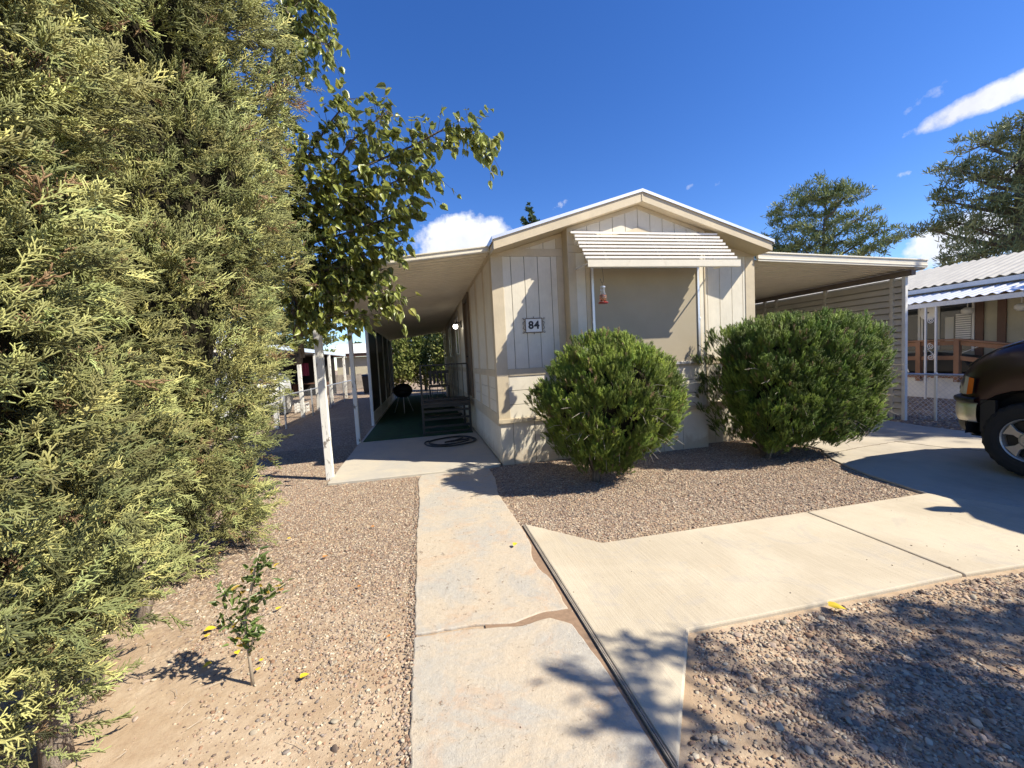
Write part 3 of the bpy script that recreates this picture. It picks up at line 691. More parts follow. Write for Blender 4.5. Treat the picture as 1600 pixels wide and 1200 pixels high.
# number plaque with scroll frame
py = YF-.013
pq = MB(); pq.box(1.455, 1.685, py-.016, py-.002, 1.872, 2.056); plq = obj('number_plaque', pq, simple('plaque_face', (.78, .75, .68), .5), home, bevel=.004)
fr = MB()
for a, b in (((1.447, 1.866), (1.693, 1.866)), ((1.447, 2.062), (1.693, 2.062)), ((1.447, 1.866), (1.447, 2.062)), ((1.693, 1.866), (1.693, 2.062))): fr.tube([(a[0], py-.018, a[1]), (b[0], py-.018, b[1])], .0065, 6)
for sx in (-1, 1):
    xb = 1.57+sx*.123
    fr.tube([(xb, py-.018, 1.90), (xb+sx*.035, py-.018, 1.925), (xb+sx*.018, py-.018, 1.964), (xb+sx*.035, py-.018, 2.003), (xb, py-.018, 2.03)], .005, 6)
    for zc, s in ((2.055, 1), (1.873, -1)):
        pts = [(xb+sx*(.028+.016*math.cos(t)*(1-t/9)), py-.018, zc+s*.016*math.sin(t)*(1-t/9)) for t in np.linspace(0, 5.5, 14)]; fr.tube(pts, .004, 6)
for s, zc in ((1, 2.062), (-1, 1.866)): fr.tube([(1.57, py-.018, zc), (1.57, py-.018, zc+s*.03)], [.009, .003], 6)
obj('scroll_frame', fr, simple('wrought_frame', (.20, .165, .125), .5, .4), plq)
def text_mesh(s, size, mat, name, parent, loc, off=.0):
    c = bpy.data.curves.new(name, 'FONT'); c.body = s; c.size = size; c.extrude = .003; c.offset = off; c.align_x = 'CENTER'; c.align_y = 'CENTER'; c.space_character = 1.12
    t = bpy.data.objects.new('t_', c); COL.objects.link(t); dg = bpy.context.evaluated_depsgraph_get(); me = bpy.data.meshes.new_from_object(t.evaluated_get(dg)); bpy.data.objects.remove(t)
    me.transform(Matrix.Rotation(R(90), 4, 'X')); me.transform(Matrix.Translation(Vector(loc)-ORG[parent.name])); me.materials.clear(); me.materials.append(mat)
    o = bpy.data.objects.new(name, me); COL.objects.link(o); o.parent = parent; return o
text_mesh('84', .150, MAT['black'], 'house_number', plq, (1.57, py-.0175, 1.964), .0055)

# window awning of louvred slats
aw = thing('window_awning', 'white aluminium slatted awning hanging over the bay window', 'awning', (XC, YBAY, 2.6))
ax0, ax1 = 2.13, 4.38
ATOP = Vector((0, 5.395, 3.20)); ABOT = Vector((0, 4.985, 2.715))
ns = 9
for i in range(ns):
    t = i/(ns-1); c = ATOP.lerp(ABOT, t); sm = MB()
    xa = ax0-.03*0+(-.0)*t; xb = ax1
    tilt = Vector((0, -.66, -.20)).normalized()
    a = c-tilt*.030; b = c+tilt*.040
    prof = [(a.y, a.z+.004), (b.y+.004, b.z+.006), (b.y-.002, b.z+.006), (b.y-.002, b.z-.022), (b.y+.002, b.z-.022), (b.y+.005, b.z), (a.y, a.z)]
    dx0 = -.05*(1-t) if i % 2 == 0 else -.02*(1-t)
    sm.prism_x(prof, xa+dx0+rng0.uniform(-.006, .006), xb+rng0.uniform(-.006, .006)-.02*(1-t))
    obj('slat', sm, MAT['slat'], aw)
va = MB(); va.prism_x([(4.952, 2.628), (4.944, 2.628), (4.944, 2.712), (4.952, 2.712)], ax0+.0, ax1+.01); va.box(ax0, ax1+.01, 4.945, 4.985, 2.622, 2.6275)
obj('valance', va, MAT['fasciaw'], aw)
for x in (2.45, 3.25, 4.05): obj('support_arm', MB().beam((x, ATOP.y+.02, ATOP.z-.005), (x, ABOT.y+.03, ABOT.z-.02), .03, .012), MAT['slat'], aw)
for x in (ax0+.03, ax1-.03): obj('support_arm', MB().beam((x, YBAY-.03, 2.70), (x, 4.99, 2.68), .012, .02), MAT['slat'], aw)

# hummingbird feeder
hf = thing('hummingbird_feeder', 'small glass hummingbird feeder with red base hanging from awning hook', 'bird feeder', (2.33, 4.97, 2.17))
fx, fy = 2.33, 4.97
hk = MB(); hk.tube([(fx+.0, fy, 2.625), (fx+.012, fy, 2.54), (fx+.016, fy, 2.46), (fx+.008, fy, 2.425), (fx-.012, fy, 2.425), (fx-.02, fy, 2.45), (fx-.03, fy, 2.475)], .003, 6)
hk.tube([(fx-.006, fy, 2.427), (fx, fy, 2.385)], .002, 6)
obj('hook', hk, MAT['black'], hf)
obj('cap', MB().lathe([(.03, .0), (.034, .006), (.034, .022), (.02, .028)], (fx, fy, 2.355), n=16), MAT['metal'], hf)
obj('bottle', MB().lathe([(.028, .175), (.03, .16), (.026, .14), (.03, .12), (.042, .09), (.045, .04), (.038, .012), (.02, .0)], (fx, fy, 2.185), n=20), MAT['clear'], hf, smooth=True)
obj('nectar', MB().lathe([(.036, .085), (.041, .07), (.041, .04), (.034, .014), (.018, .003)], (fx, fy, 2.186), n=18), MAT['nectar'], hf, smooth=True)
fb = MB().lathe([(.05, 0), (.064, .008), (.064, .018), (.045, .028)], (fx, fy, 2.155), n=20)
obj('feeding_base', fb, MAT['red'], hf)
for k in range(5):
    fl_ = MB(); t = k*1.257+.4; fl_.lathe([(.004, 0), (.014, .004), (.004, .006)], (fx+.055*math.cos(t), fy+.055*math.sin(t), 2.175), n=6); obj('flower_port', fl_, MAT['white'], hf)

# ------------------------------------------------------------------ patio cover (left) and carport (right)
def pan_roof(x0, z0, x1, z1, y0, y1, name, parent, mat):
    """ribs run along x; profile along y"""
    prof = []; y = y0; p = .153
    while y < y1:
        prof += [(y, 0), (y+.085, 0), (y+.094, -.022), (y+.122, -.022), (y+.131, 0)]; y += p
    P = []
    for (x, z) in ((x0, z0), (x1, z1)): P.append([(x, yy, z+zz) for yy, zz in prof])
    m = MB(); m.grid(P); P2 = [[(x, y_, z+.003) for x, y_, z in r] for r in P]; m.grid([r[::-1] for r in P2])
    return obj(name, m, mat, parent, fix=False)
pc = thing('patio_cover', 'long cream aluminium patio cover with ribbed underside along the home', 'patio cover', (-1.3, 5.65, 0))
zl, zr = 2.70, 3.00
pan_roof(-1.42, zl, XL-.03, zr, 5.68, 19.9, 'roof_panel', pc, MAT['pan'])
ff = MB()
def sloped(m, xa, za, xb, zb, y0, y1, h0, h1):
    m.add([(xa, y0, za+h0), (xb, y0, zb+h0), (xb, y0, zb+h1), (xa, y0, za+h1), (xa, y1, za+h0), (xb, y1, zb+h0), (xb, y1, zb+h1), (xa, y1, za+h1)],
          [(0,1,2,3), (7,6,5,4), (0,4,5,1), (3,2,6,7), (1,5,6,2), (0,3,7,4)])
sloped(ff, -1.46, zl, XL-.02, zr, 5.64, 5.675, -.012, .055); sloped(ff, -1.46, zl, XL-.02, zr, 5.625, 5.675, .056, .075); sloped(ff, -1.46, zl, XL-.02, zr, 5.632, 5.639, .0, .02)
ff.box(-1.475, -1.425, 5.63, 20.0, zl-.05, zl+.05); ff.box(-1.44, -1.36, 5.68, 19.9, zl-.13, zl-.05)
obj('fascia', ff, MAT['fasciaw'], pc, bevel=.003)
def post(m, x, y, z0, z1, w=.09, lean=0):
    m.beam((x, y, z0), (x+lean, y, z1), w, w, (0, 1, 0))
for x, y, nm in ((-1.33, 5.93, 'post'), (-1.32, 8.43, 'post')):
    p_ = MB(); post(p_, x, y, -.05, zl-.05, .092 if y < 6 else .075, -.02); obj('post', p_, MAT['peel'], pc, bevel=.006)
# screened section
sy = [10.9, 12.9, 14.9, 16.9, 18.9]
for y in sy:
    p_ = MB(); post(p_, -1.33, y, .0, zl-.13, .07); obj('post', p_, MAT['white'], pc, bevel=.004)
for a, b in zip(sy[:-1], sy[1:]):
    p_ = MB(); p_.box(-1.335, -1.325, a+.036, b-.036, .33, zl-.135); obj('insect_screen', p_, MAT['mesh'], pc)
kw = MB(); kw.box(-1.35, -1.31, sy[0]+.036, sy[-1]-.036, .03, .30); kw.box(-1.36, -1.30, sy[0]+.036, sy[-1]-.036, .301, .329); obj('knee_wall', kw, MAT['white'], pc, bevel=.004)

cpt = thing('carport', 'cream aluminium carport with louvred side wall right of the home', 'carport', (8.6, 5.6, 0))
zc0, zc1 = 2.87, 2.75
pan_roof(XR+.03, zc0, 8.74, zc1, 5.64, 19.9, 'roof_panel', cpt, MAT['pan'])
ff = MB(); sloped(ff, XR+.055, zc0, 8.82, zc1, 5.60, 5.635, -.02, .10); sloped(ff, XR+.055, zc0, 8.82, zc1, 5.585, 5.635, .101, .125); sloped(ff, XR+.055, zc0, 8.82, zc1, 5.592, 5.599, .01, .03)
ff.box(8.78, 8.83, 5.636, 20, zc1-.04, zc1+.10); obj('fascia', ff, MAT['fasciaw'], cpt, bevel=.003)
bm_ = MB(); bm_.box(8.54, 8.64, 5.66, 19.9, zc1-.13, zc1-.05); bm_.box(8.50, 8.68, 5.66, 19.9, zc1-.049, zc1-.04); obj('beam', bm_, painted('beam_brown', (.17, .135, .11), rough=.6), cpt)
py_ = [5.80, 6.0, 7.30, 8.55, 8.90, 11.5, 14.6, 17.3, 19.8]
for y in py_:
    p_ = MB(); p_.box(8.565, 8.625, y-.03, y+.03, 0, zc1-.131); obj('post', p_, MAT['white'] if y < 6 else MAT['louver'], cpt, bevel=.004)
lv = MB(); z = .10
while z < 2.46:
    t_ = .118
    lv.add([(8.560, 5.83, z), (8.560, 19.9, z), (8.600, 19.9, z+t_*.84), (8.600, 5.83, z+t_*.84), (8.606, 5.83, z+t_*.84), (8.606, 19.9, z+t_*.84), (8.578, 19.9, z-.002), (8.578, 5.83, z-.002), (8.603, 5.83, z+t_*.84), (8.603, 19.9, z+t_*.84), (8.606, 19.9, z+t_+.004), (8.606, 5.83, z+t_+.004),
            ], [(0,1,2,3), (4,5,6,7), (0,7,6,1)]); z += t_
lv.add([(8.65, 5.83, .1), (8.65, 19.9, .1), (8.65, 19.9, 2.58), (8.65, 5.83, 2.58), (8.607, 5.83, .1), (8.607, 5.83, 2.58)], [(0,1,2,3), (0,3,5,4)])
obj('louver_panel', lv, MAT['louver'], cpt, fix=False)
tp = MB(); tp.box(8.588, 8.606, 5.83, 19.9, 2.575, 2.60); obj('top_rail', tp, MAT['white'], cpt)

# ------------------------------------------------------------------ porch steps, hose, grill, chair
pr = thing('porch_steps', 'black metal porch with open treads and railing beside the side door', 'porch', (.45, 8.6, 0))
px0, px1, py0, py1 = -.06, .90, 8.52, 9.75
fm = MB()
for x in (px0, px1):
    for y in (py0, py1): fm.beam((x, y, .046), (x, y, .70), .045, .045, (0, 1, 0))
fm.box(px0, px1, py0-.02, py0+.02, .60, .66); fm.box(px0, px1, py1-.02, py1+.02, .60, .66); fm.box(px0-.02, px0+.02, py0, py1, .60, .66)
fm.box(px0+.025, px1-.025, py0-.012, py0+.012, .075, .105)
obj('frame', fm, MAT['black'], pr)
dk = MB()
for k in range(8): dk.box(px0-.03, px1+.02, py0-.03+k*.158, py0+.115+k*.158, .665, .70)
obj('deck', dk, painted('weathered_deck', (.075, .065, .055), var=.2, rough=.8), pr, bevel=.004)
for k in range(3):
    sd = MB(); zt = .52-k*.16; ys = py1+.05+k*.27; sd.box(px0, px1, ys, ys+.26, zt-.035, zt); obj('tread', sd, MAT['black'], pr); obj('cross_bar', MB().box(px0+.02, px1-.02, py0-.008, py0+.014, zt-.02, zt+.025), MAT['black'], pr)
rl = MB(); rl.beam((px0, py0, 1.47), (px1, py0, 1.47), .035, .03); rl.beam((px0, py0, .70), (px0, py0, 1.455), .04, .04, (0,1,0)); rl.beam((px1, py0, .05), (px1, py0, 1.455), .03, .03, (0,1,0))
rl.beam((px0, py0, 1.47), (px0, py1, 1.47), .03, .03); rl.beam((px0, py1, .7), (px0, py1, 1.455), .035, .035, (0,1,0)); rl.beam((px0+.02, py0, .76), (px1-.015, py0, .76), .02, .02)
for k in range(1, 9): x = px0+(px1-px0)*k/9; rl.tube([(x, py0, .77), (x, py0, 1.455)], .006, 6)
for k in range(1, 11): y = py0+(py1-py0)*k/11; rl.tube([(px0, y, .70), (px0, y, 1.455)], .006, 6)
obj('railing', rl, MAT['black'], pr)
# chair on the deck
ch = thing('porch_chair', 'low black slatted chair standing on the porch deck behind the railing', 'chair', (.35, 9.3, .70))
s_ = MB(); s_.box(.10, .55, 9.08, 9.52, .98, 1.02); obj('seat', s_, MAT['black'], ch)
s_ = MB()
for k in range(5): s_.box(.12+k*.085, .17+k*.085, 9.52, 9.54, 1.03, 1.30)
s_.box(.10, .56, 9.515, 9.545, 1.27, 1.34); obj('backrest', s_, MAT['black'], ch)
for x in (.12, .53):
    for y in (9.1, 9.5): obj('leg', MB().tube([(x, y, .70), (x, y, .98)], .014, 8), MAT['black'], ch)
# hose
hs_ = MB(); P = []
for i in range(150):
    t = i/149*2*math.pi*2.6; r = .46-.10*(i/149)+.03*math.sin(t*.7)
    P.append((.42+r*1.02*math.cos(t+2.6), 7.60+r*.98*math.sin(t+2.6)+.05*math.sin(t*.5), .048+.010*(i/149)+.006*math.sin(t*3)))
P += [(.30, 7.50, .058), (.50, 7.62, .056), (.66, 7.80, .056)]
hs_.tube(P, .0135, 8); obj('garden_hose', hs_, MAT['hose'], label='coiled black garden hose lying on the patio slab', cat='hose', smooth=True)
# kettle grill far under the cover
kg = thing('kettle_grill', 'black kettle barbecue on thin legs at the far end of the patio', 'barbecue', (-.65, 13.0, .05))
kb = MB().lathe([(.06, -.22), (.2, -.17), (.285, -.06), (.29, .0)], (-.65, 13, .72), n=24); obj('bowl', kb, MAT['black'], kg, smooth=True)
kl = MB().lathe([(.292, .0), (.28, .08), (.2, .17), (.07, .215), (.01, .22)], (-.65, 13, .725), n=24); lid = obj('lid', kl, MAT['black'], kg, smooth=True)
obj('handle', MB().tube([(-.70, 13, .95), (-.69, 13, .985), (-.61, 13, .985), (-.60, 13, .95)], .01, 6), MAT['black'], lid)
for k in range(3):
    a = k*2.094+.6; obj('leg', MB().tube([(-.65+.13*math.cos(a), 13+.13*math.sin(a), .56), (-.65+.32*math.cos(a), 13+.32*math.sin(a), .05)], .012, 6), MAT['alu'], kg)

# ------------------------------------------------------------------ foliage templates
def seg_prism(p, q, r0, r1, n=3):
    d = q-p; L_ = np.linalg.norm(d); d = d/L_; ref = np.array([0, 0, 1.]) if abs(d[2]) < .9 else np.array([1., 0, 0])
    u = np.cross(d, ref); u /= np.linalg.norm(u); w = np.cross(d, u); V = []
    for c, r in ((p, r0), (q, r1)):
        for k in range(n):
            t = 2*math.pi*k/n; V.append(c+(u*math.cos(t)+w*math.sin(t))*r)
    F = []
    for k in range(n): a, b = k, (k+1) % n; F += [(a, b, n+b), (a, n+b, n+a)]
    F += [(n, n+1, n+2)]
    return V, F
def spray_template(rg, length=.13, nb=9, blen=.05, sub=3, slen=.02, r=.0017, spread=50, flat=.5, droop=0):
    V = []; F = []
    def add(p, q, r0, r1):
        v, f = seg_prism(p, q, r0, r1); n = len(V); V.extend(v); F.extend([tuple(i+n for i in t) for t in f])
    p = np.zeros(3); d = np.array([1., 0, 0]); pts = [p]
    for i in range(3):
        d = d+rg.normal(0, .12, 3); d[2] -= droop; d /= np.linalg.norm(d); pts.append(pts[-1]+d*length/3)
    for a, b in zip(pts[:-1], pts[1:]): add(a, b, r*1.1, r*.9)
    for i in range(nb):
        t = .12+.85*i/nb; k = min(int(t*3), 2); b0 = pts[k]+(pts[k+1]-pts[k])*(t*3-k)
        sgn = 1 if i % 2 else -1; ang = R(spread*rg.uniform(.6, 1.2)); az = rg.normal(0, flat)
        bd = np.array([math.cos(ang), sgn*math.sin(ang)*math.cos(az), math.sin(ang)*math.sin(az)]); bl_ = blen*(1-.55*t)*rg.uniform(.7, 1.2)
        b1 = b0+bd*bl_*.55; bd2 = bd+np.array([.5, 0, 0])+rg.normal(0, .15, 3); bd2 /= np.linalg.norm(bd2); b2 = b1+bd2*bl_*.5
        add(b0, b1, r, r); add(b1, b2, r, r*.75)
        for j in range(sub):
            u = (j+.5)/sub; c0 = b0+(b1-b0)*min(1, u*1.8) if u < .55 else b1+(b2-b1)*(u-.55)/.45
            s2 = 1 if j % 2 else -1; cd_ = bd2*.8+np.array([.3, s2*.75, 0])+rg.normal(0, .28, 3); cd_ /= np.linalg.norm(cd_)
            add(c0, c0+cd_*slen*rg.uniform(.7, 1.35), r*.95, r*.8)
    return np.array(V), np.array(F)
rg = np.random.default_rng(21)
JT = [spray_template(rg, .12, 8, .055, 3, .022, .0026, 42, .8) for _ in range(6)]
JT2 = [spray_template(rg, .15, 7, .07, 2, .030, .0030, 42, .8) for _ in range(6)]
TT = [spray_template(rg, .085, 7, .036, 2, .016, .0024, 32, .25) for _ in range(5)]

def juniper(cx, cy, prof, trunks, label, nclump, nsp, seed, jcol, ac, ztop, TM):
    """prof: list of (z, radius)"""
    rg = np.random.default_rng(seed); t = thing('juniper', label, 'juniper tree', (trunks[0][0][0], trunks[0][0][1], 0), group='tall junipers left of the walkway')
    zs = np.array([p[0] for p in prof]); rs = np.array([p[1] for p in prof]); rad = lambda z: np.interp(z, zs, rs)
    # dark inner core (closed shell, shade of the crown's inside put into its colour)
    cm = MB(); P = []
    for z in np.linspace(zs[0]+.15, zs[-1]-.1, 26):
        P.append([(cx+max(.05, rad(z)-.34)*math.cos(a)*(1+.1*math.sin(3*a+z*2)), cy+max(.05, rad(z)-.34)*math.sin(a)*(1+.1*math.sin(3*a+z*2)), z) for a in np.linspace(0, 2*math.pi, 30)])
    cm.grid(P); obj('shade_core', cm, MAT['core'], t, smooth=True)
    for tr_ in trunks:
        m = MB(); m.tube([p[:3] for p in tr_], [p[3] for p in tr_], 12); obj('trunk', m, MAT['bark'], t, smooth=True)
    pos = []; dr = []; sc = []; cl = []
    # plume clumps, dense towards the walkway side
    for c in range(nclump):
        front = rg.random() < .9
        a = ac+rg.uniform(-1.75, 1.75) if front else rg.uniform(0, 2*math.pi)
        z = zs[0]+(ztop-zs[0])*rg.random() if front else rg.uniform(zs[0], zs[-1])
        r = rad(z)*(1+.10*math.sin(2.3*a+1.7*z+seed)+.06*math.sin(5*z+3*a)); lump = .16*math.sin(5.1*a+2.3*math.sin(3.7*z+seed))*math.sin(4.9*z+2.0*math.sin(3*a)); r = max(.05, r+lump-.20*rg.uniform(.7, 1.5))
        o = np.array([math.cos(a), math.sin(a), 0]); base = np.array([cx, cy, z])+o*r
        d = o*.95+np.array([0, 0, rg.uniform(-.05, .85)])+rg.normal(0, .22, 3); d /= np.linalg.norm(d)
        Lc = rg.uniform(.13, .27); tone = rg.uniform(.5, 1.22); hue = rg.random()
        n = int(nsp*rg.uniform(.7, 1.3)); tt = rg.random(n)**.65
        lat = rg.normal(0, 1, (n, 3)); lat -= (lat@d)[:, None]*d; wdt = .075*(1.1-.6*tt)[:, None]+.02
        pp = base+d*(tt*Lc)[:, None]+lat*wdt
        dd = d+lat*.55+rg.normal(0, .15, (n, 3)); dd[:, 2] += .12
        # keep the leaves from piling where the crown ends
        pos.append(pp); dr.append(dd); sc.append(rg.uniform(.72, 1.12, n))
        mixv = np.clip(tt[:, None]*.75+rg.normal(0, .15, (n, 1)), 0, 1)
        c_in = np.array([.085, .09, .035]); c_out = np.array(jcol[0])*(1-hue)+np.array(jcol[1])*hue  # inner sprays tinted darker, painting shade into the clump bases
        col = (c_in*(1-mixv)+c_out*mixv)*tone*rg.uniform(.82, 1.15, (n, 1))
        brown = rg.random(n) < (.02+.12*(tt < .25)+(.25 if hue > .96 else 0)); col[brown] = np.array([.26, .17, .09])*rg.uniform(.7, 1.1, (brown.sum(), 1)); cl.append(col)
    pos = np.vstack(pos); dr = np.vstack(dr); sc = np.hstack(sc); cl = np.vstack(cl)
    k = pos[:, 2] > zs[0]-.12; pos, dr, sc, cl = pos[k], dr[k], sc[k], cl[k]
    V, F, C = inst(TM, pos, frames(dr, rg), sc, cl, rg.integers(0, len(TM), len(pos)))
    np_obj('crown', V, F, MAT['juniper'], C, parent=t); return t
JC = [(.64, .60, .225), (.42, .49, .19)]
juniper(-2.22, 1.75, [(.20, .60), (.7, .92), (1.3, 1.01), (2.2, 1.06), (3.2, 1.05), (4.2, .95), (5.2, .6), (5.8, .1)],
        [[(-1.50, 1.88, -.05, .052), (-1.54, 1.93, .20, .042), (-1.66, 2.0, .5, .04), (-2.0, 1.95, 1.1, .05)], [(-1.60, 1.76, -.05, .045), (-1.68, 1.74, .3, .04), (-2.05, 1.7, 1.0, .04)]],
        'nearest juniper with grey split trunk at the lower left', 1000, 13, 31, JC, -.55, 4.4, JT)
juniper(-2.33, 3.75, [(.10, .66), (.6, .76), (1.1, .88), (1.8, 1.06), (2.6, 1.27), (3.6, 1.22), (4.6, 1.12), (5.6, .9), (6.6, .5), (7.2, .1)],
        [[(-1.80, 2.86, -.03, .036), (-1.76, 2.95, .18, .031), (-1.88, 3.05, .36, .028), (-2.1, 3.25, .8, .03), (-2.2, 3.6, 1.5, .03)]],
        'second juniper with thin curved dark trunk beside the leafy tree', 1350, 11, 32, JC, -.75, 6.2, JT2)

# ------------------------------------------------------------------ clipped shrubs
def shrub(cx, cy, fn, label, nclump, nsp, seed, trunk_pts, cols, zmin):
    rg = np.random.default_rng(seed); t = thing('arborvitae_shrub', label, 'shrub', (cx, cy, 0), group='clipped shrubs in the gravel bed')
    m = MB()
    for tp_ in trunk_pts: m.tube([p[:3] for p in tp_], [p[3] for p in tp_], 8)
    obj('trunk', m, MAT['bark2'], t, smooth=True)
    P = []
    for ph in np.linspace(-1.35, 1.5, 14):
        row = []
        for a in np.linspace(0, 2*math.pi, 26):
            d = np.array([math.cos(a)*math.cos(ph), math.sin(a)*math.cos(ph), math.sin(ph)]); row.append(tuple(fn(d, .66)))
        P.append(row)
    c_ = MB(); c_.grid(P); obj('shade_core', c_, MAT['core'], t, smooth=True)  # closed dark shell, painted as the shade behind the foliage gaps
    pos = []; dr = []; sc = []; cl = []; rl_ = []
    for c in range(nclump):
        d = rg.normal(0, 1, 3)
        if rg.random() < .75: d[1] = -abs(d[1])
        d /= np.linalg.norm(d)
        gate = math.sin(7.3*d[0]+2.1*math.sin(5*d[2]+seed))*math.sin(6.1*d[2]+2.7*math.sin(4*d[0]+seed))
        if gate < (-.45 if seed == 41 else -.85) and rg.random() < .8: continue
        base = fn(d, rg.uniform(.76, .93)+.04*gate)
        ax = d*.35+np.array([0, 0, 1.0])+rg.normal(0, .15, 3); ax /= np.linalg.norm(ax); tone = rg.uniform(.42, 1.25)
        n = int(nsp*rg.uniform(.6, 1.4)); tt = rg.random(n); lat = rg.normal(0, 1, (n, 3)); lat -= (lat@ax)[:, None]*ax
        pp = base+ax*((tt-.5)*.12)[:, None]+lat*.026; dd = ax+lat*.20+d*.12
        pos.append(pp); dr.append(dd); sc.append(rg.uniform(.7, 1.15, n)); hue = rg.random()
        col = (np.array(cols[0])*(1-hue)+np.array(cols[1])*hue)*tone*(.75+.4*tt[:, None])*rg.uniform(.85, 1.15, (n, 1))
        br = rg.random(n) < .03; col[br] = (.25, .17, .09); cl.append(col)
        out_ = np.arctan2(d[1], d[0])+np.pi/2; rl_.append(np.full(n, 0.0)+rg.normal(0, .7, n))
    pos = np.vstack(pos); dr = np.vstack(dr); sc = np.hstack(sc); cl = np.vstack(cl); k = pos[:, 2] > zmin; pos, dr, sc, cl = pos[k], dr[k], sc[k], cl[k]
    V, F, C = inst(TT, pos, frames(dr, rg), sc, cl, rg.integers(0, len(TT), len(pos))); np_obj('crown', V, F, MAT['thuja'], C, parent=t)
    tw = MB(); r2 = random.Random(seed)
    for i in range(44):
        d = Vector((r2.uniform(-1, 1), -r2.uniform(.3, 1), r2.uniform(-.75, .2))).normalized(); p = Vector(fn(np.array(d), .8)); q = Vector(fn(np.array(d), 1.02+r2.uniform(0, .06)))+Vector((r2.uniform(-.1, .1), 0, r2.uniform(-.05, .1)))
        tw.tube([p, p.lerp(q, .5)+Vector((0, 0, .02)), q], [.003, .002, .001], 4)
    obj('bare_twig', tw, MAT['twig'], t)
    return t
S1 = np.array([2.12, 4.55, .97])
def f1_(d, s):
    hx = np.interp(d[2], [-1, -.6, 0, .6, 1], [.70, .90, 1.0, .98, .8])
    return S1+np.array([d[0]*.93*hx, d[1]*.86*hx, d[2]*(.79 if d[2] > 0 else .97)])*s*(1+.05*math.sin(4*d[0]+3*d[2])+.03*math.sin(9*d[0]))
tr1 = [[(1.92, 4.5, -.03, .055), (1.94, 4.5, .15, .05), (2.0, 4.52, .6, .03)]]
for k in range(7):
    a = k*.9; tr1.append([(1.93, 4.5, .06, .022), (1.95+.12*math.cos(a), 4.5+.12*math.sin(a), .3, .016), (2.05+.4*math.cos(a), 4.53+.4*math.sin(a), .75, .008)])
shrub(1.92, 4.5, f1_, 'round ball-clipped green shrub on a short trunk before the bay window', 1300, 15, 41, tr1, [(.125, .205, .025), (.29, .36, .05)], .07)
S2 = np.array([4.88, 4.72, 1.06])
def f2_(d, s):
    p = d/((np.abs(d)**6).sum()**(1/6))
    w = np.interp(p[2], [-1, -.5, .2, 1], [.78, .92, 1.0, .98])
    return S2+np.array([p[0]*1.07*w, p[1]*.82*w, p[2]*(.79 if p[2] > 0 else .96)])*s*(1+.03*math.sin(5*d[0]+2*d[2]))
tr2 = [[(4.42, 4.62, -.03, .06), (4.45, 4.62, .2, .05), (4.7, 4.65, .7, .03)], [(4.5, 4.66, -.02, .05), (4.9, 4.7, .5, .03)], [(4.4, 4.6, .05, .03), (4.1, 4.55, .5, .02)]]
shrub(4.45, 4.62, f2_, 'wide boxy clipped dark green shrub beside the driveway', 1900, 15, 42, tr2, [(.09, .165, .022), (.23, .31, .045)], .06)

# ------------------------------------------------------------------ broad-leaved tree behind the junipers
def ray(px, py):
    d = np.array([px-800, py-600, 640.]); return np.array([d@_X, d@_Y, d@_U])
def at(px, py, Y):
    d = ray(px, py); return np.array([0, 0, 1.5])+d*(Y/d[1])
def leaf_template(rg, bend=.3):
    outl = [(0, .0), (-.08, .16), (-.05, .34), (.15, .44), (.4, .40), (.65, .27), (.85, .12), (1.05, 0)]
    V = [];
    mid = [(0, 0), (.2, 0), (.42, 0), (.66, 0), (.86, 0), (1.05, 0)]
    for x, y in mid: V.append((x, 0, -bend*x*x*.5))
    up_ = [(-.08, .16), (.06, .40), (.36, .43), (.64, .29), (.86, .11)]
    k = len(V); fold = rg.uniform(.1, .4)
    for s in (1, -1):
        for x, y in up_: V.append((x, s*y*(1+rg.normal(0, .06)), y*fold-bend*x*x*.5+rg.normal(0, .02)))
    F = []
    for s in (0, 1):
        o = k+s*5
        F += [(0, o, o+1), (0, o+1, 1), (1, o+1, o+2), (1, o+2, 2), (2, o+2, o+3), (2, o+3, 3), (3, o+3, o+4), (3, o+4, 4), (4, o+4, 5)]
    return np.array(V), np.array(F)
rgl = np.random.default_rng(51); LT = [leaf_template(rgl, b) for b in (.1, .35, .6, .8, .2)]
lt_ = thing('leafy_tree', 'broad-leaved tree behind the junipers reaching over the patio cover', 'tree', (-2.6, 5.35, 0))
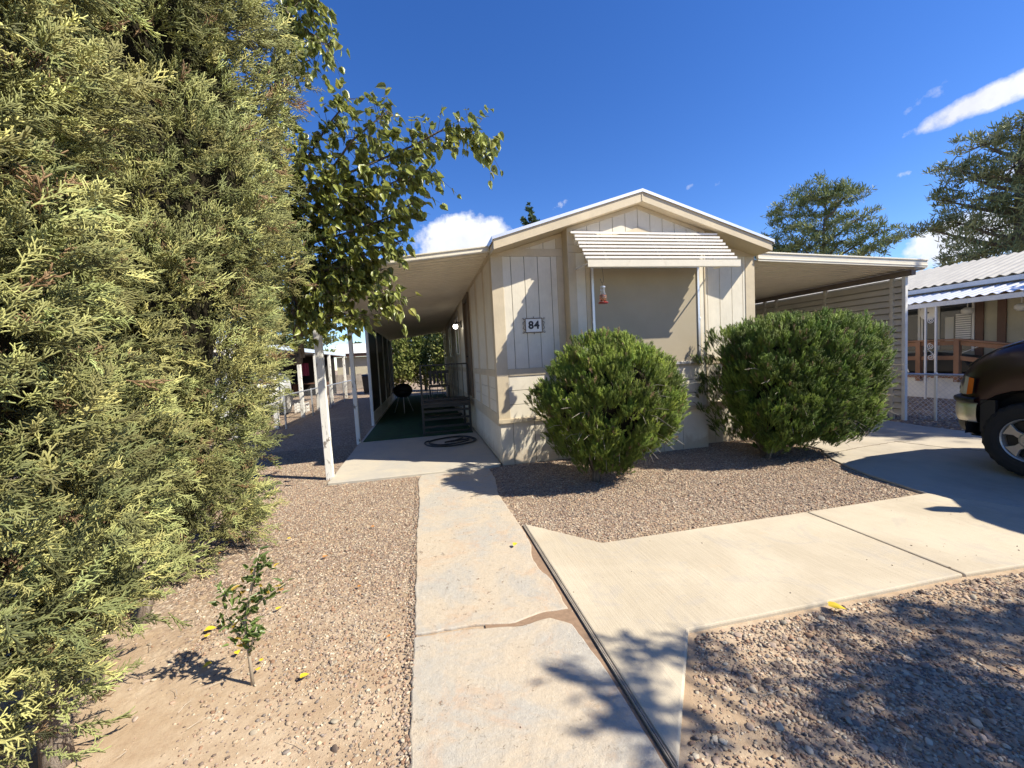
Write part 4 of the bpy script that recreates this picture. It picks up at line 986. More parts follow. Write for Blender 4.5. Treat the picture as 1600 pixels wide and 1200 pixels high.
brs = [  # px polylines, depth start/end, leaf density
 ([(470, 560), (455, 430), (440, 330)], 5.2, 5.0, 0), 
 ([(440, 330), (500, 290), (560, 262), (640, 228), (700, 200), (745, 205), (772, 250)], 5.0, 4.5, 1.0),
 ([(440, 330), (480, 250), (515, 195), (545, 150)], 5.0, 4.8, .8), ([(500, 290), (550, 220), (610, 165)], 4.95, 4.7, .9),
 ([(440, 330), (520, 320), (600, 290), (670, 258)], 5.0, 4.7, 1.2), ([(455, 390), (540, 370), (610, 340), (650, 320)], 5.0, 4.7, 1.2),
 ([(455, 430), (530, 420), (590, 385), (635, 375)], 5.1, 4.8, 1.1), ([(455, 430), (520, 455), (580, 450), (635, 470)], 5.1, 4.7, 1.1),
 ([(455, 450), (500, 480), (545, 495), (570, 490)], 5.1, 4.9, 1.0), ([(460, 470), (475, 505), (520, 490)], 5.1, 4.9, .9),
 ([(440, 330), (470, 360), (540, 330), (590, 310)], 5.2, 5.0, 1.2), ([(450, 400), (490, 410), (560, 400)], 5.3, 5.2, 1.2), ([(455, 430), (500, 440), (560, 430), (600, 420)], 5.3, 5.2, 1.2),
 ([(440, 330), (430, 180), (440, 60), (455, -40)], 5.1, 5.3, .2), ([(440, 60), (470, 40), (500, 55), (518, 72)], 5.2, 5.0, 1.0), ([(445, 40), (480, -20), (500, 10)], 5.2, 5.0, 1.2), ([(435, 120), (460, 100), (485, 92)], 5.2, 5.1, 1.1), ([(440, 160), (455, 210), (470, 260)], 5.2, 5.1, .6),
 ([(450, 360), (380, 300), (300, 200)], 5.3, 6.3, .5), ([(450, 360), (400, 420), (330, 400)], 5.3, 6.5, .5), ([(455, -40), (420, -200), (380, -300)], 5.3, 6.0, .8), ([(455, -40), (520, -140), (560, -260)], 5.3, 5.6, .8)]
bmb = MB(); bmb.tube([(-2.6, 5.35, -.05), (-2.58, 5.32, .8), (-2.35, 5.25, 1.6), tuple(at(470, 560, 5.2))], [.12, .105, .09, .07], 10)
LP = []; LD = []
for pl, ya, yb, den in brs:
    pts = [at(p[0], p[1], ya+(yb-ya)*i/(len(pl)-1)) for i, p in enumerate(pl)]
    pts = [p+rgl.normal(0, .015, 3) for p in pts]
    big = den == 0 or (pl[0] == (440, 330) and den == .2)
    bmb.tube([tuple(p) for p in pts], [(.055 if big else .014)*(1-.75*i/(len(pts)-1))+.002 for i in range(len(pts))], 7)
    if den == 0: continue
    for i in range(len(pts)-1):
        a, b = pts[i], pts[i+1]; ln = np.linalg.norm(b-a); n = int(ln*92*den*(1.0 if i else .8))
        for _ in range(n):
            u = rgl.random(); base = a+(b-a)*u; off = rgl.normal(0, 1, 3)*np.array([.105, .20, .105])+np.array([0, 0, -.05])
            # small twig carrying 2-4 leaves
            tip = base+off; bmb.tube([tuple(base), tuple(tip)], [.003, .0015], 4)
            for q in range(rgl.integers(2, 4)):
                LP.append(base+off*rgl.uniform(.5, 1.1)); d = (b-a)/ln*.5+off*2.2+rgl.normal(0, .45, 3)+np.array([0, -.1, -.75]); LD.append(d)
obj('trunk', bmb, MAT['bark2'], lt_, smooth=True)
LP = np.array(LP); LD = np.array(LD); nL = len(LP)
col = np.array([.26, .295, .075])*rgl.uniform(.6, 1.35, (nL, 1)); yl = rgl.random(nL) < .12; col[yl] = np.array([.30, .30, .07])*rgl.uniform(.7, 1.2, (yl.sum(), 1))
rot = frames(LD, rgl, rgl.normal(0, .9, nL)); V, F, C = inst(LT, LP, rot, rgl.uniform(.060, .115, nL), col, rgl.integers(0, len(LT), nL))
np_obj('crown', V, F, MAT['leaf'], C, parent=lt_)

# ------------------------------------------------------------------ small sapling on the left
sp_ = thing('small_sapling', 'spindly green seedling growing from bare dirt left of the walkway', 'seedling', (-.90, 2.13, 0))
sm = MB(); rs_ = random.Random(3); LP = []; LD = []
stems = [[(-.90, 2.13, -.01), (-.905, 2.13, .16), (-.915, 2.14, .30), (-.88, 2.15, .46), (-.82, 2.13, .66)], [(-.905, 2.13, .18), (-.96, 2.15, .26), (-1.0, 2.16, .36)],
         [(-.91, 2.14, .28), (-.96, 2.12, .42), (-.985, 2.10, .52)], [(-.90, 2.14, .34), (-.82, 2.12, .42), (-.71, 2.10, .49)], [(-.89, 2.15, .42), (-.84, 2.16, .55), (-.78, 2.15, .60)], [(-.905, 2.13, .14), (-.87, 2.10, .24), (-.84, 2.08, .31)]]
for i, s in enumerate(stems):
    sm.tube(s, [(.008 if i == 0 else .004)*(1-.7*k/(len(s)-1))+.001 for k in range(len(s))], 6)
    for k in range(len(s)-1):
        for q in range(27 if k else (0 if i == 0 else 12)):
            u = rs_.random(); p = np.array(s[k])*(1-u)+np.array(s[k+1])*u
            if p[2] < .17: continue
            if rs_.random() < .22: continue
            LP.append(p+np.array([rs_.uniform(-.045, .045), rs_.uniform(-.03, .03), rs_.uniform(-.02, .02)])); LD.append([rs_.uniform(-1, 1), rs_.uniform(-1, 1), rs_.uniform(-.2, .9)])
obj('stem', sm, simple('sapling_stem', (.36, .30, .22), .8), sp_, smooth=True)
LP = np.array(LP); LD = np.array(LD); n = len(LP); col = np.array([.14, .20, .055])*rgl.uniform(.6, 1.4, (n, 1)); yy_ = rgl.random(n) < .1; col[yy_] = (.5, .36, .06); scl = np.stack([rgl.uniform(.030, .055, n)]*3, 1); scl[:, 1] *= .45
V, F, C = inst(LT, LP, frames(LD, rgl, rgl.normal(0, .8, n)), scl, col, rgl.integers(0, 5, n)); np_obj('leaves', V, F, MAT['leaf'], C, parent=sp_)
# fallen leaves
YL = simple('yellow_leaf', (.72, .50, .03), .6, var=.25); OL = simple('orange_leaf', (.52, .22, .05), .7, var=.25)
def g2(px, py): d = ray(px, py); t = -1.5/d[2]; return d[0]*t, d[1]*t
fl = [(322, 990, .05, 0), (345, 985, .035, 0), (326, 1000, .03, 0), (330, 1042, .035, 0), (371, 1024, .03, 0), (470, 1065, .035, 0), (408, 1040, .022, 0), (406, 1053, .022, 0), (806, 856, .04, 0), (1295, 953, .07, 2), (505, 875, .035, 1), (440, 928, .03, 1), (378, 844, .035, 1), (362, 850, .035, 1), (581, 826, .03, 1), (432, 958, .03, 0), (562, 922, .025, 1), (610, 1000, .02, 1), (344, 868, .03, 1), (450, 845, .03, 0)]
for i, (px, py, s, o_) in enumerate(fl):
    x, y = g2(px, py); tv, tf = LT[i % 5]; m = MB(); a = i*1.3; ca, sa_ = math.cos(a), math.sin(a)
    zz = .038 if (px, py) == (806, 856) else (.03 if o_ == 2 else .022)
    m.add([(x+(v[0]*ca-v[1]*sa_)*s*1.1, y+(v[0]*sa_+v[1]*ca)*s*1.1, zz+v[2]*s*.5+.004) for v in tv], [tuple(f) for f in tf])
    lab, grp = ('small yellow leaf fallen on the dirt around the seedling', 'yellow leaves fallen near the seedling') if o_ == 0 else ('small orange leaf fallen on the gravel left of the walkway', 'orange leaves fallen on the gravel')
    if (px, py) == (806, 856): lab, grp = 'single yellow leaf lying on the old walkway near its right edge', None
    if o_ == 2: lab, grp = 'yellow crumpled leaf at the edge of the new walkway', None
    obj('fallen_leaf', m, YL if o_ in (0, 2) else OL, label=lab, cat='leaf', group=grp, fix=False, org=(x, y, zz))

# ------------------------------------------------------------------ pickup trucks
def truck(T0, paint, label, mirror=False, chrome_mat=None):
    """front towards +y; left side at x=5.83 (local to the reference spot), T0 offset"""
    ox, oy = T0
    t = thing('pickup_truck', label, 'pickup truck', (6.83+ox, 1.2+oy, .03))
    X0, X1 = 5.83, 7.83; XM = (X0+X1)/2; WY, WZ, WR = 2.86, .415, .385; RY = -.72
    def sh(mb): mb.v = [(x+ox, y+oy, z) for x, y, z in mb.v]; return mb
    def section(y, half, zb, zt, crown, n=13):
        pts = []
        # from bottom-left up over the top to bottom-right
        hb = half*.97
        L_ = [(-hb, zb), (-half, zb+.12), (-half*1.0, zb+(zt-zb)*.45), (-half*.985, zb+(zt-zb)*.75), (-half*.93, zt-.05), (-half*.84, zt)]
        for p in L_: pts.append((XM+p[0], y, p[1]))
        for k in range(1, 6):
            u = -0.84+1.68*k/6; pts.append((XM+half*u, y, zt+crown*(1-(u/.84)**2)))
        for p in L_[::-1]: pts.append((XM-p[0], y, p[1]))
        return pts
    # nose and hood, with arch cut by stopping the side skin above the wheel
    def zbot(y):
        for wy in (WY, RY):
            r = .52
            if abs(y-wy) < r: return max(.50, WZ+math.sqrt(r*r-(y-wy)**2)*.98)
        return .46
    ys = [3.56, 3.52, 3.45, 3.40, 3.35, 3.29, 3.22, 3.12, 3.0, 2.9, 2.8, 2.7, 2.6, 2.5, 2.42, 2.36, 2.2, 2.1, 2.0]
    zt_ = lambda y: np.interp(y, [2.0, 2.5, 2.95, 3.15, 3.30, 3.42, 3.50, 3.56], [1.52, 1.49, 1.435, 1.36, 1.27, 1.175, 1.08, .98])
    hf_ = lambda y: np.interp(y, [2.0, 3.0, 3.22, 3.34, 3.43, 3.50, 3.56], [1.0, 1.0, .985, .955, .89, .80, .72])
    P = [section(y, hf_(y), .80 if y > 3.36 else zbot(y), zt_(y), .05) for y in ys]
    m = MB(); m.grid(P); m.add(P[0], [tuple(range(len(P[0])))]);
    m2 = MB(); ys2 = [2.0, 1.4, .6, 0.0, -.1, -.2, -.3, -.45, -.6, -.72, -.85, -1.0, -1.15, -1.24, -1.4, -1.9]
    P = [section(y, 1.0, zbot(y), 1.52 if y > .1 else 1.44, .0) for y in ys2]; m.grid(P); m.add(P[-1], [tuple(range(len(P[-1])))[::-1]])
    # cab
    cb = [(2.05, 1.45), (1.35, 2.03), (1.1, 2.08), (.45, 2.08), (.15, 2.0), (.02, 1.45)]
    a = [(X0+.10, y, z) if z < 1.6 else (X0+.22, y, z) for y, z in cb]; b = [(X1-.10, y, z) if z < 1.6 else (X1-.22, y, z) for y, z in cb]
    n = len(cb); m.add(a+b, [tuple(range(n)), tuple(range(n, 2*n))[::-1]]+[(i, i+1, n+i+1, n+i) for i in range(n-1)])
    body = obj('body', sh(m), paint, t, smooth=True)
    mod = body.modifiers.new('wn', 'WEIGHTED_NORMAL') if False else None
    gl_ = MB()
    gl_.add([(X0+.095+(z-1.45)*.19, y, z) for y, z in ((1.85, 1.52), (1.28, 1.97), (.5, 1.98), (.3, 1.93), (.2, 1.52))], [(0,1,2,3,4)])
    gl_.add([(X1-.095-(z-1.45)*.19, y, z) for y, z in ((1.85, 1.52), (1.28, 1.97), (.5, 1.98), (.3, 1.93), (.2, 1.52))], [(4,3,2,1,0)])
    gl_.add([(X0+.18, 1.99, 1.52), (X1-.18, 1.99, 1.52), (X1-.28, 1.42, 1.99), (X0+.28, 1.42, 1.99)], [(0,1,2,3)])
    obj('window_glass', sh(gl_), MAT['glass'], t)
    # hood seam ridge and hood lip
    hl = MB(); hl.tube([(X0+.10+max(0, (y-3.2))*.25, y, zt_(y)-.026) for y in (2.1, 2.5, 2.95, 3.15, 3.3, 3.42)], .008, 5); obj('hood_seam', sh(hl), MAT['black'], t)
    # inner wheel wells
    ww = MB()
    for wy in (WY, RY):
        for xs in ((X0+.30, X0+.34), (X1-.34, X1-.30)): ww.box(xs[0], xs[1], wy-.6, wy+.6, .35, 1.0)
        for s in (0, 1):
            xa = X0+.02 if s == 0 else X1-.02; xb = X0+.3 if s == 0 else X1-.3
            G = []
            for k in range(13):
                a_ = math.pi*k/12; G.append([(xa, wy+.50*math.cos(a_), WZ+.50*math.sin(a_)), (xb, wy+.50*math.cos(a_), WZ+.50*math.sin(a_))])
            ww.grid(G)
    ww.box(X0+.25, X1-.25, -1.9, 3.3, .42, .60)
    obj('wheel_well', sh(ww), MAT['blackplastic'], t, fix=False)
    # fender flare trim
    # grille, lights, bumper
    gr_ = MB(); gr_.box(XM-.52, XM+.52, 3.55, 3.60, .84, 1.02)
    for k in range(4): gr_.box(XM-.52, XM+.52, 3.60, 3.61, .86+k*.042, .875+k*.042)
    obj('grille', sh(gr_), MAT['blackplastic'], t)
    for s in (0, 1):
        f_ = (lambda x: x) if s == 0 else (lambda x: 2*XM-x)
        def quadstrip(pts_lo, pts_hi, off=0):
            q = MB(); q.grid([[(f_(x-off), y+off, z) for x, y, z in pts_lo], [(f_(x-off), y+off, z) for x, y, z in pts_hi]]); return q
        lo = [(5.842, 3.28, .865), (5.868, 3.345, .85), (5.92, 3.41, .85), (6.02, 3.50, .85), (6.14, 3.565, .85), (6.3, 3.59, .86)]
        hi = [(5.835, 3.26, 1.030), (5.862, 3.32, 1.04), (5.92, 3.385, 1.05), (6.02, 3.465, 1.05), (6.14, 3.52, 1.04), (6.3, 3.55, 1.03)]
        hd = obj('headlight', sh(quadstrip(lo[1:], hi[1:], .006)), MAT['lens'], t, fix=False)
        back = quadstrip(lo, hi, .001); obj('bezel', sh(back), MAT['blackplastic'], hd, fix=False)
        obj('marker_light', sh(quadstrip(lo[:2], hi[:2], .010)), MAT['amber'], hd, fix=False)
    # bumper curved in plan
    plan = [(5.850, 3.25), (5.850, 3.31), (5.875, 3.38), (5.935, 3.46), (6.05, 3.54), (6.27, 3.61), (6.55, 3.65), (XM, 3.66)]
    plan = plan+[(2*XM-x, y) for x, y in plan[:-1]][::-1]
    bz = [(.76, .0), (.745, .012), (.70, .018), (.62, .018), (.565, .010), (.55, .0), (.545, -.05)]
    cen = Vector((XM, 2.6))
    G = []
    for z, o_ in bz:
        row = []
        for x, y in plan:
            dv_ = (Vector((x, y))-cen).normalized(); row.append((x+dv_.x*o_, y+dv_.y*o_, z))
        G.append(row)
    bmp = MB(); bmp.grid(G); bumper = obj('bumper', sh(bmp), chrome_mat or MAT['chrome'], t, smooth=True, fix=False)
    G = []
    for z, o_ in ((.762, -.02), (.762, .028), (.775, .036), (.80, .036), (.815, .03), (.82, -.03)):
        G.append([(x+(Vector((x, y))-cen).normalized().x*o_, y+(Vector((x, y))-cen).normalized().y*o_, z) for x, y in plan])
    pd = MB(); pd.grid(G); obj('bumper_pad', sh(pd), MAT['blackplastic'], bumper, smooth=True, fix=False)
    G = []
    for z, o_ in ((.543, -.01), (.50, -.005), (.44, -.03), (.39, -.10), (.37, -.18)):
        G.append([(x+(Vector((x, y))-cen).normalized().x*o_, y+(Vector((x, y))-cen).normalized().y*o_, z) for x, y in plan[2:-2]])
    pd = MB(); pd.grid(G); obj('air_dam', sh(pd), MAT['blackplastic'] if paint is MAT['silver'] else MAT['dam'], t, smooth=True, fix=False)
    for s in (0, 1):
        vp = MB(); x = X0+.03 if s == 0 else X1-.07; vp.box(x, x+.04, 3.12, 3.24, .45, .80); obj('valance_panel', sh(vp), MAT['blackplastic'], t)
    rb = MB(); rb.box(X0+.1, X1-.1, -2.02, -1.91, .5, .68); obj('rear_bumper', sh(rb), chrome_mat or MAT['chrome'], t, bevel=.02)
    # side mirrors
    for s in (0, 1):
        mm = MB(); x = X0-.20 if s == 0 else X1+.02; mm.box(x, x+.18, 1.72, 1.80, 1.50, 1.70); mm.beam((X0+.1 if s == 0 else X1-.1, 1.78, 1.50), (x+.09, 1.78, 1.54), .03, .04); obj('side_mirror', sh(mm), MAT['blackplastic'], t, bevel=.02)
    # wheels
    for wy in (WY, RY):
        for s in (0, 1):
            xo = X0+.005 if s == 0 else X1-.005; sg = 1 if s == 0 else -1
            ty_ = MB(); prof = [(.215, .03), (.235, .008), (.28, .0), (.33, .003), (.365, .02), (.383, .045), (.387, .12), (.387, .18), (.383, .235), (.36, .26), (.28, .275), (.215, .25)]
            nseg = 56; vv = []
            for i_, (r, h) in enumerate(prof):
                for k in range(nseg):
                    a_ = 2*math.pi*k/nseg; rr_ = r-(.010 if (4 <= i_ <= 9 and (k+(1 if i_ == 6 else 0)) % 2) else 0); vv.append((xo+sg*h, wy+rr_*math.cos(a_), WZ+rr_*math.sin(a_)))
            ff_ = [(i_*nseg+k, i_*nseg+(k+1) % nseg, (i_+1)*nseg+(k+1) % nseg, (i_+1)*nseg+k) for i_ in range(len(prof)-1) for k in range(nseg)]
            ty_.add(vv, ff_); wh = obj('wheel', sh(ty_), MAT['rubber'], t)
            rm = MB(); lr = [(.208, sg*.10), (.205, sg*.065), (.212, sg*.03), (.222, sg*.018), (.226, sg*.03), (.215, sg*.05)]; lr_n = 36; rm.lathe(lr, (xo, wy, WZ), 'x', 36); rm.f = [q for q in rm.f if len(q) == 4]
            for k in range(5):
                a_ = 2*math.pi*k/5+.3; da = .30
                c1 = [(wy+.06*math.cos(a_-.5), WZ+.06*math.sin(a_-.5)), (wy+.13*math.cos(a_+.0), WZ+.13*math.sin(a_+.0)), (wy+.210*math.cos(a_-.12), WZ+.210*math.sin(a_-.12)), (wy+.210*math.cos(a_+da+.2), WZ+.210*math.sin(a_+da+.2)), (wy+.13*math.cos(a_+.42), WZ+.13*math.sin(a_+.42)), (wy+.06*math.cos(a_+.75), WZ+.06*math.sin(a_+.75))]
                rm.prism_x(c1, min(xo+sg*.030, xo+sg*.062), max(xo+sg*.030, xo+sg*.062))
            rm.lathe([(.085, sg*.07), (.085, sg*.022), (.065, sg*.012)], (xo, wy, WZ), 'x', 20)
            obj('rim', sh(rm), MAT['rim'], wh, bevel=.004)
            hb = MB(); hb.lathe([(.20, sg*.11), (.20, sg*.085), (.05, sg*.085)], (xo, wy, WZ), 'x', 24); obj('brake_disc', sh(hb), MAT['black'], wh)
            hc = MB(); hc.lathe([(.045, sg*.02), (.042, sg*.004), (.02, sg*-.002), (.001, sg*-.003)], (xo, wy, WZ), 'x', 18); obj('hub_cap', sh(hc), MAT['chrome'], wh)
    return t
truck((0, 0), MAT['maroon'], 'dark maroon pickup with chrome bumper parked on the driveway')
truck((-12.45, 12.7), MAT['silver'], 'silver grey pickup parked under the neighbour trees beyond the chain-link fence', chrome_mat=MAT['blackplastic'])

# ------------------------------------------------------------------ chain-link fences
def chainlink(x, ys, h, label, pitch=.075, r=.0017, lean=0):
    t = thing('chain_link_fence', label, 'fence', (x, ys[0], 0))
    for y in ys: obj('post', MB().tube([(x, y, -.05), (x, y, h+.03)], .024, 8), MAT['metal'], t)
    obj('rail', MB().tube([(x-.03, ys[0], h-.01), (x-.03, ys[-1], h-.01)], .020, 8), MAT['metal'], t)
    m = MB(); y0, y1 = ys[0], ys[-1]; hh = h-.06; k = y0-hh
    while k < y1:
        for sgn in (1, -1):
            a = (k, .04) if sgn > 0 else (k+hh, .04); b = (k+hh, .04+hh) if sgn > 0 else (k, .04+hh)
            lo_, hi_ = max(min(a[0], b[0]), y0), min(max(a[0], b[0]), y1)
            if hi_-lo_ < .02: continue
            zf = (lambda y: .04+(y-k)) if sgn > 0 else (lambda y: .04+hh-(y-k))
            m.tube([(x+.022, lo_, zf(lo_)), (x+.022, hi_, zf(hi_))], r, 3, caps=False)
        k += pitch*1.4
    obj('wire_mesh', m, MAT['metal'], t, fix=False); return t
chainlink(-3.6, [8.9, 11.7, 14.4, 17.0, 19.8, 23.4], .88, 'low chain-link fence along the gravel strip left of the patio')
chainlink(8.95, [3.2, 5.55, 8.4, 11.4], .84, 'low chain-link fence between the driveway and the right neighbour', .06, .0022)

# ------------------------------------------------------------------ left neighbour
nc = thing('neighbour_carport', 'neighbour open carport with peeling white posts and pale blue edge', 'carport', (-3.85, 14, 0))
for y in (9.4, 11.85, 14.25, 16.3, 18.6, 21.9):
    p_ = MB(); post(p_, -3.86, y, -.05, 2.10, .11); obj('post', p_, MAT['peel'], nc, bevel=.01)
rf_ = MB(); rf_.box(-3.94, -3.80, 9.0, 22.2, 2.11, 2.22); obj('edge_beam', rf_, MAT['blueedge'], nc)
rf_ = MB(); rf_.add([(-3.95, 9, 2.225), (-3.95, 22.2, 2.225), (-7.6, 22.2, 2.45), (-7.6, 9, 2.45), (-3.95, 9, 2.26), (-3.95, 22.2, 2.26), (-7.6, 22.2, 2.49), (-7.6, 9, 2.49)], [(0,1,2,3), (7,6,5,4), (0,4,5,1), (1,5,6,2), (2,6,7,3), (3,7,4,0)])
# sits behind the beam
obj('roof_sheet', rf_, MAT['roofmetal'], nc)
nb = thing('neighbour_home', 'white mobile home behind the left carport posts', 'mobile home', (-9.8, 20, 0))
obj('wall', MB().box(-12, -7.7, 11, 24, 0, 2.9), MAT['white'], nb)
obj('window', MB().box(-7.705, -7.68, 15, 16.2, 1.1, 2.1), MAT['glass'], nb)
obj('roof', MB().prism_y([(-12.2, 2.92), (-7.5, 2.92), (-9.85, 3.7)], 10.8, 24.2), MAT['roofmetal'], nb)
cr_ = thing('white_crate', 'small white plastic crate on the ground beside the silver pickup', 'crate', (-4.35, 16.0, 0))
cb_ = MB()
for k in range(3): z = .03+k*.11; cb_.box(-4.55, -4.17, 15.83, 15.85, z, z+.07); cb_.box(-4.55, -4.17, 16.18, 16.20, z, z+.07); cb_.box(-4.55, -4.53, 15.851, 16.179, z, z+.07); cb_.box(-4.19, -4.17, 15.851, 16.179, z, z+.07)
for x in (-4.555, -4.185):
    for y in (15.825, 16.185): cb_.box(x, x+.03, y, y+.03, 0, .345)
obj('sides', cb_, MAT['white'], cr_); obj('bottom', MB().box(-4.54, -4.18, 15.84, 16.19, .008, .028), MAT['white'], cr_)
sh_ = thing('storage_shelter', 'dark open shelter full of stored things behind the carport', 'shelter', (-6.5, 25, 0))
obj('shell', MB().box(-7.6, -7.5, 23.5, 26.5, 0, 2.3).box(-7.5, -5.2, 26.4, 26.5, 0, 2.3).box(-7.7, -5.1, 23.3, 26.6, 2.301, 2.38), MAT['darkint'], sh_)
obj('bench', MB().box(-7.3, -5.4, 25.4, 26.2, .7, .75).box(-7.3, -7.2, 25.4, 26.2, 0, .7).box(-5.5, -5.4, 25.4, 26.2, 0, .7), MAT['brown'], sh_)
tw_ = MB(); tw_.grid([[(-6.6+.35*i/6, 24.9+.03*math.sin(i*2), 1.9-.7*j/5) for i in range(7)] for j in range(6)]); obj('pink_towel', tw_, simple('pink_cloth', (.22, .03, .07), .9), label='faded pink towel hanging in the dark shelter', cat='towel', fix=False)
# far building, plank fence and bin
fb_ = thing('distant_home', 'beige home with white roof and brown fascia seen between the posts', 'house', (-6, 36, 0))
obj('wall', MB().box(-6.5, -2.5, 34, 42, 0, 2.35), MAT['beigewall'], fb_); obj('fascia', MB().box(-6.85, -2.2, 33.6, 33.7, 2.36, 2.60), MAT['brown'], fb_)
obj('roof', MB().add([(-6.95, 33.5, 2.62), (-2.1, 33.5, 2.62), (-2.1, 38, 3.6), (-6.95, 38, 3.6), (-2.1, 42.5, 2.62), (-6.95, 42.5, 2.62)], [(0,1,2,3), (3,2,4,5), (0,3,5), (1,4,2), (0,5,4,1)]), MAT['white'], fb_)
obj('window', MB().box(-4.2, -3.2, 33.96, 33.99, 1.0, 1.9), MAT['glass'], fb_)
for x in (-5.3, -3.6): obj('porch_post', MB().box(x, x+.12, 33.62, 33.74, 0, 2.35), MAT['brown'], fb_)
pf = thing('plank_fence', 'weathered grey plank fence across the far end of the lot', 'fence', (-5, 30, 0))
pm = MB(); x = -9.0
while x < -2.2: pm.box(x, x+.14, 29.98, 30.0, .05, 1.05+rng0.uniform(-.03, .03)); x += .15
obj('planks', pm, MAT['greywood'], pf); obj('rails', MB().box(-9, -2.2, 30.001, 30.05, .3, .38).box(-9, -2.2, 30.001, 30.05, .8, .88), MAT['greywood'], pf)
bn = thing('wheeled_bin', 'black wheeled bin standing past the end of the chain-link fence', 'bin', (-3.0, 24.2, 0))
bb = MB(); bb.add([(-3.28, 23.95, .06), (-2.78, 23.95, .06), (-2.78, 24.45, .06), (-3.28, 24.45, .06), (-3.34, 23.88, 1.0), (-2.72, 23.88, 1.0), (-2.72, 24.52, 1.0), (-3.34, 24.52, 1.0)], [(3,2,1,0), (4,5,6,7), (0,1,5,4), (1,2,6,5), (2,3,7,6), (3,0,4,7)])
obj('body', bb, MAT['blackplastic'], bn, bevel=.02); obj('lid', MB().prism_x([(23.84, 1.01), (24.56, 1.01), (24.5, 1.10), (24.0, 1.09)], -3.36, -2.70), MAT['blackplastic'], bn, bevel=.02)
for x in (-3.30, -2.82): obj('wheel', MB().lathe([(.1, 0), (.1, .06)], (x, 24.5, .1), 'x', 14), MAT['rubber'], bn)

# ------------------------------------------------------------------ right neighbour
rn = thing('neighbour_home', 'right neighbour home with corrugated metal awning, brown trim and ramp railing', 'mobile home', (14, 7, 0))
YN0, YN1 = -1.0, 17.5
def corr(xa, za, xb, zb, y0, y1, pitch, amp, name, mat):
    n = int((y1-y0)/pitch*6); m = MB(); P = []
    for t in (0, .5, 1): P.append([(xa+(xb-xa)*t, y0+(y1-y0)*i/n, za+(zb-za)*t+amp*math.sin(2*math.pi*i/6)) for i in range(n+1)])
    m.grid(P); return obj(name, m, mat, rn, fix=False, smooth=True)
corr(11.95, 2.36, 13.5, 2.68, YN0, YN1, .20, .022, 'awning_sheet', MAT['roofmetal'])
corr(13.3, 2.85, 15.8, 3.65, YN0, YN1, .21, .022, 'roof_sheet', painted('white_corrugated', (.50, .475, .41), var=.08, rough=.45))
obj('awning_beam', MB().box(11.97, 12.05, YN0, YN1, 2.22, 2.325), MAT['white'], rn)
obj('roof_edge', MB().box(13.28, 13.32, YN0, YN1, 2.70, 2.81), MAT['white'], rn)
obj('wall', MB().box(13.5, 15.7, YN0, YN1, .55, 2.9), MAT['beigewall'], rn)
for y in (7.41, 7.01, 6.1, 5.2, 9.9, 11.3, 13, 15, 3.5, 1.5): obj('wall_trim', MB().box(13.46, 13.499, y, y+.15, .55, 2.62), MAT['brown'], rn)
for y0, y1 in ((7.62, 8.64), (8.76, 9.7), (10.2, 11.15)):
    w_ = obj('window', MB().box(13.47, 13.49, y0, y1, 1.15, 2.35), MAT['glass'], rn)
    q = MB(); q.box(13.45, 13.499, y0-.05, y0-.001, 1.1, 2.4); q.box(13.45, 13.499, y1+.001, y1+.05, 1.1, 2.4); q.box(13.455, 13.499, y0, y1, 2.351, 2.4); obj('frame', q, MAT['white'], w_)
cu = MB(); cu.box(13.462, 13.468, 7.98, 8.16, 1.35, 2.0).box(13.455, 13.468, 8.27, 8.31, 1.15, 2.35); obj('curtain', cu, MAT['curtain'], rn)
bl_ = MB()
for k in range(15): bl_.box(13.458, 13.468, 7.64, 7.94, 1.25+k*.055, 1.29+k*.055)
obj('blind', bl_, MAT['white'], rn)
# ramp deck, railing, posts
YR = 7.16
dk_ = MB(); dk_.box(12.25, 13.45, YR, YN1, .50, .58); dk_.add([(12.25, YR, .5), (13.45, YR, .5), (13.45, YR, .58), (12.25, YR, .58), (12.25, 2.6, .0), (13.45, 2.6, .0), (13.45, 2.6, .06), (12.25, 2.6, .06)], [(0,1,2,3), (7,6,5,4), (0,4,5,1), (3,2,6,7), (1,5,6,2), (0,3,7,4)])
obj('ramp_deck', dk_, MAT['redwood'], rn)
rl_ = MB()
for z_, w_, h_ in ((1.42, .12, .04), (.99, .04, .10), (1.34, .04, .10), (.56, .04, .09)):
    rl_.beam((12.22, YR, z_), (12.22, YN1, z_), w_, h_); rl_.beam((12.22, YR, z_), (12.22, 2.6, z_-.17*(YR-2.6) if z_ > .6 else .05), w_, h_)
for y in (2.7, 4.9, YR, 7.92, 10.4, 12.6, 15): zt = 1.40 if y >= YR else 1.40-(YR-y)*.17; rl_.box(12.16, 12.26, y-.05, y+.05, .42 if y >= YR else .05, zt)
obj('railing', rl_, MAT['redwood'], rn, bevel=.004)
skn = MB(); skn.box(12.30, 12.33, YN0, YN1, 0, .49); obj('skirting', skn, MAT['white'], rn)
def scroll(m, x, yc, zc, s):
    pts = []
    for t in np.linspace(0, 3.6*math.pi, 40):
        r = .075*(1-t/(4.2*math.pi)); pts.append((x, yc+s*r*math.sin(t), zc+r*math.cos(t)))
    m.tube(pts, .008, 5)
for yc in (7.555, 4.5, 10.8, 14.1):
    p_ = MB(); p_.box(11.99, 12.03, yc-.12, yc-.085, .0, 2.22); p_.box(11.99, 12.03, yc+.085, yc+.12, .0, 2.22)
    for zc in (.45, 1.02, 1.28, 1.9): scroll(p_, 12.01, yc, zc, 1 if zc != 1.02 else -1)
    p_.tube([(12.01, yc+.06, 1.22), (12.01, yc, 1.15), (12.01, yc-.07, 1.08)], .008, 5)
    obj('scroll_post', p_, MAT['white'], rn)
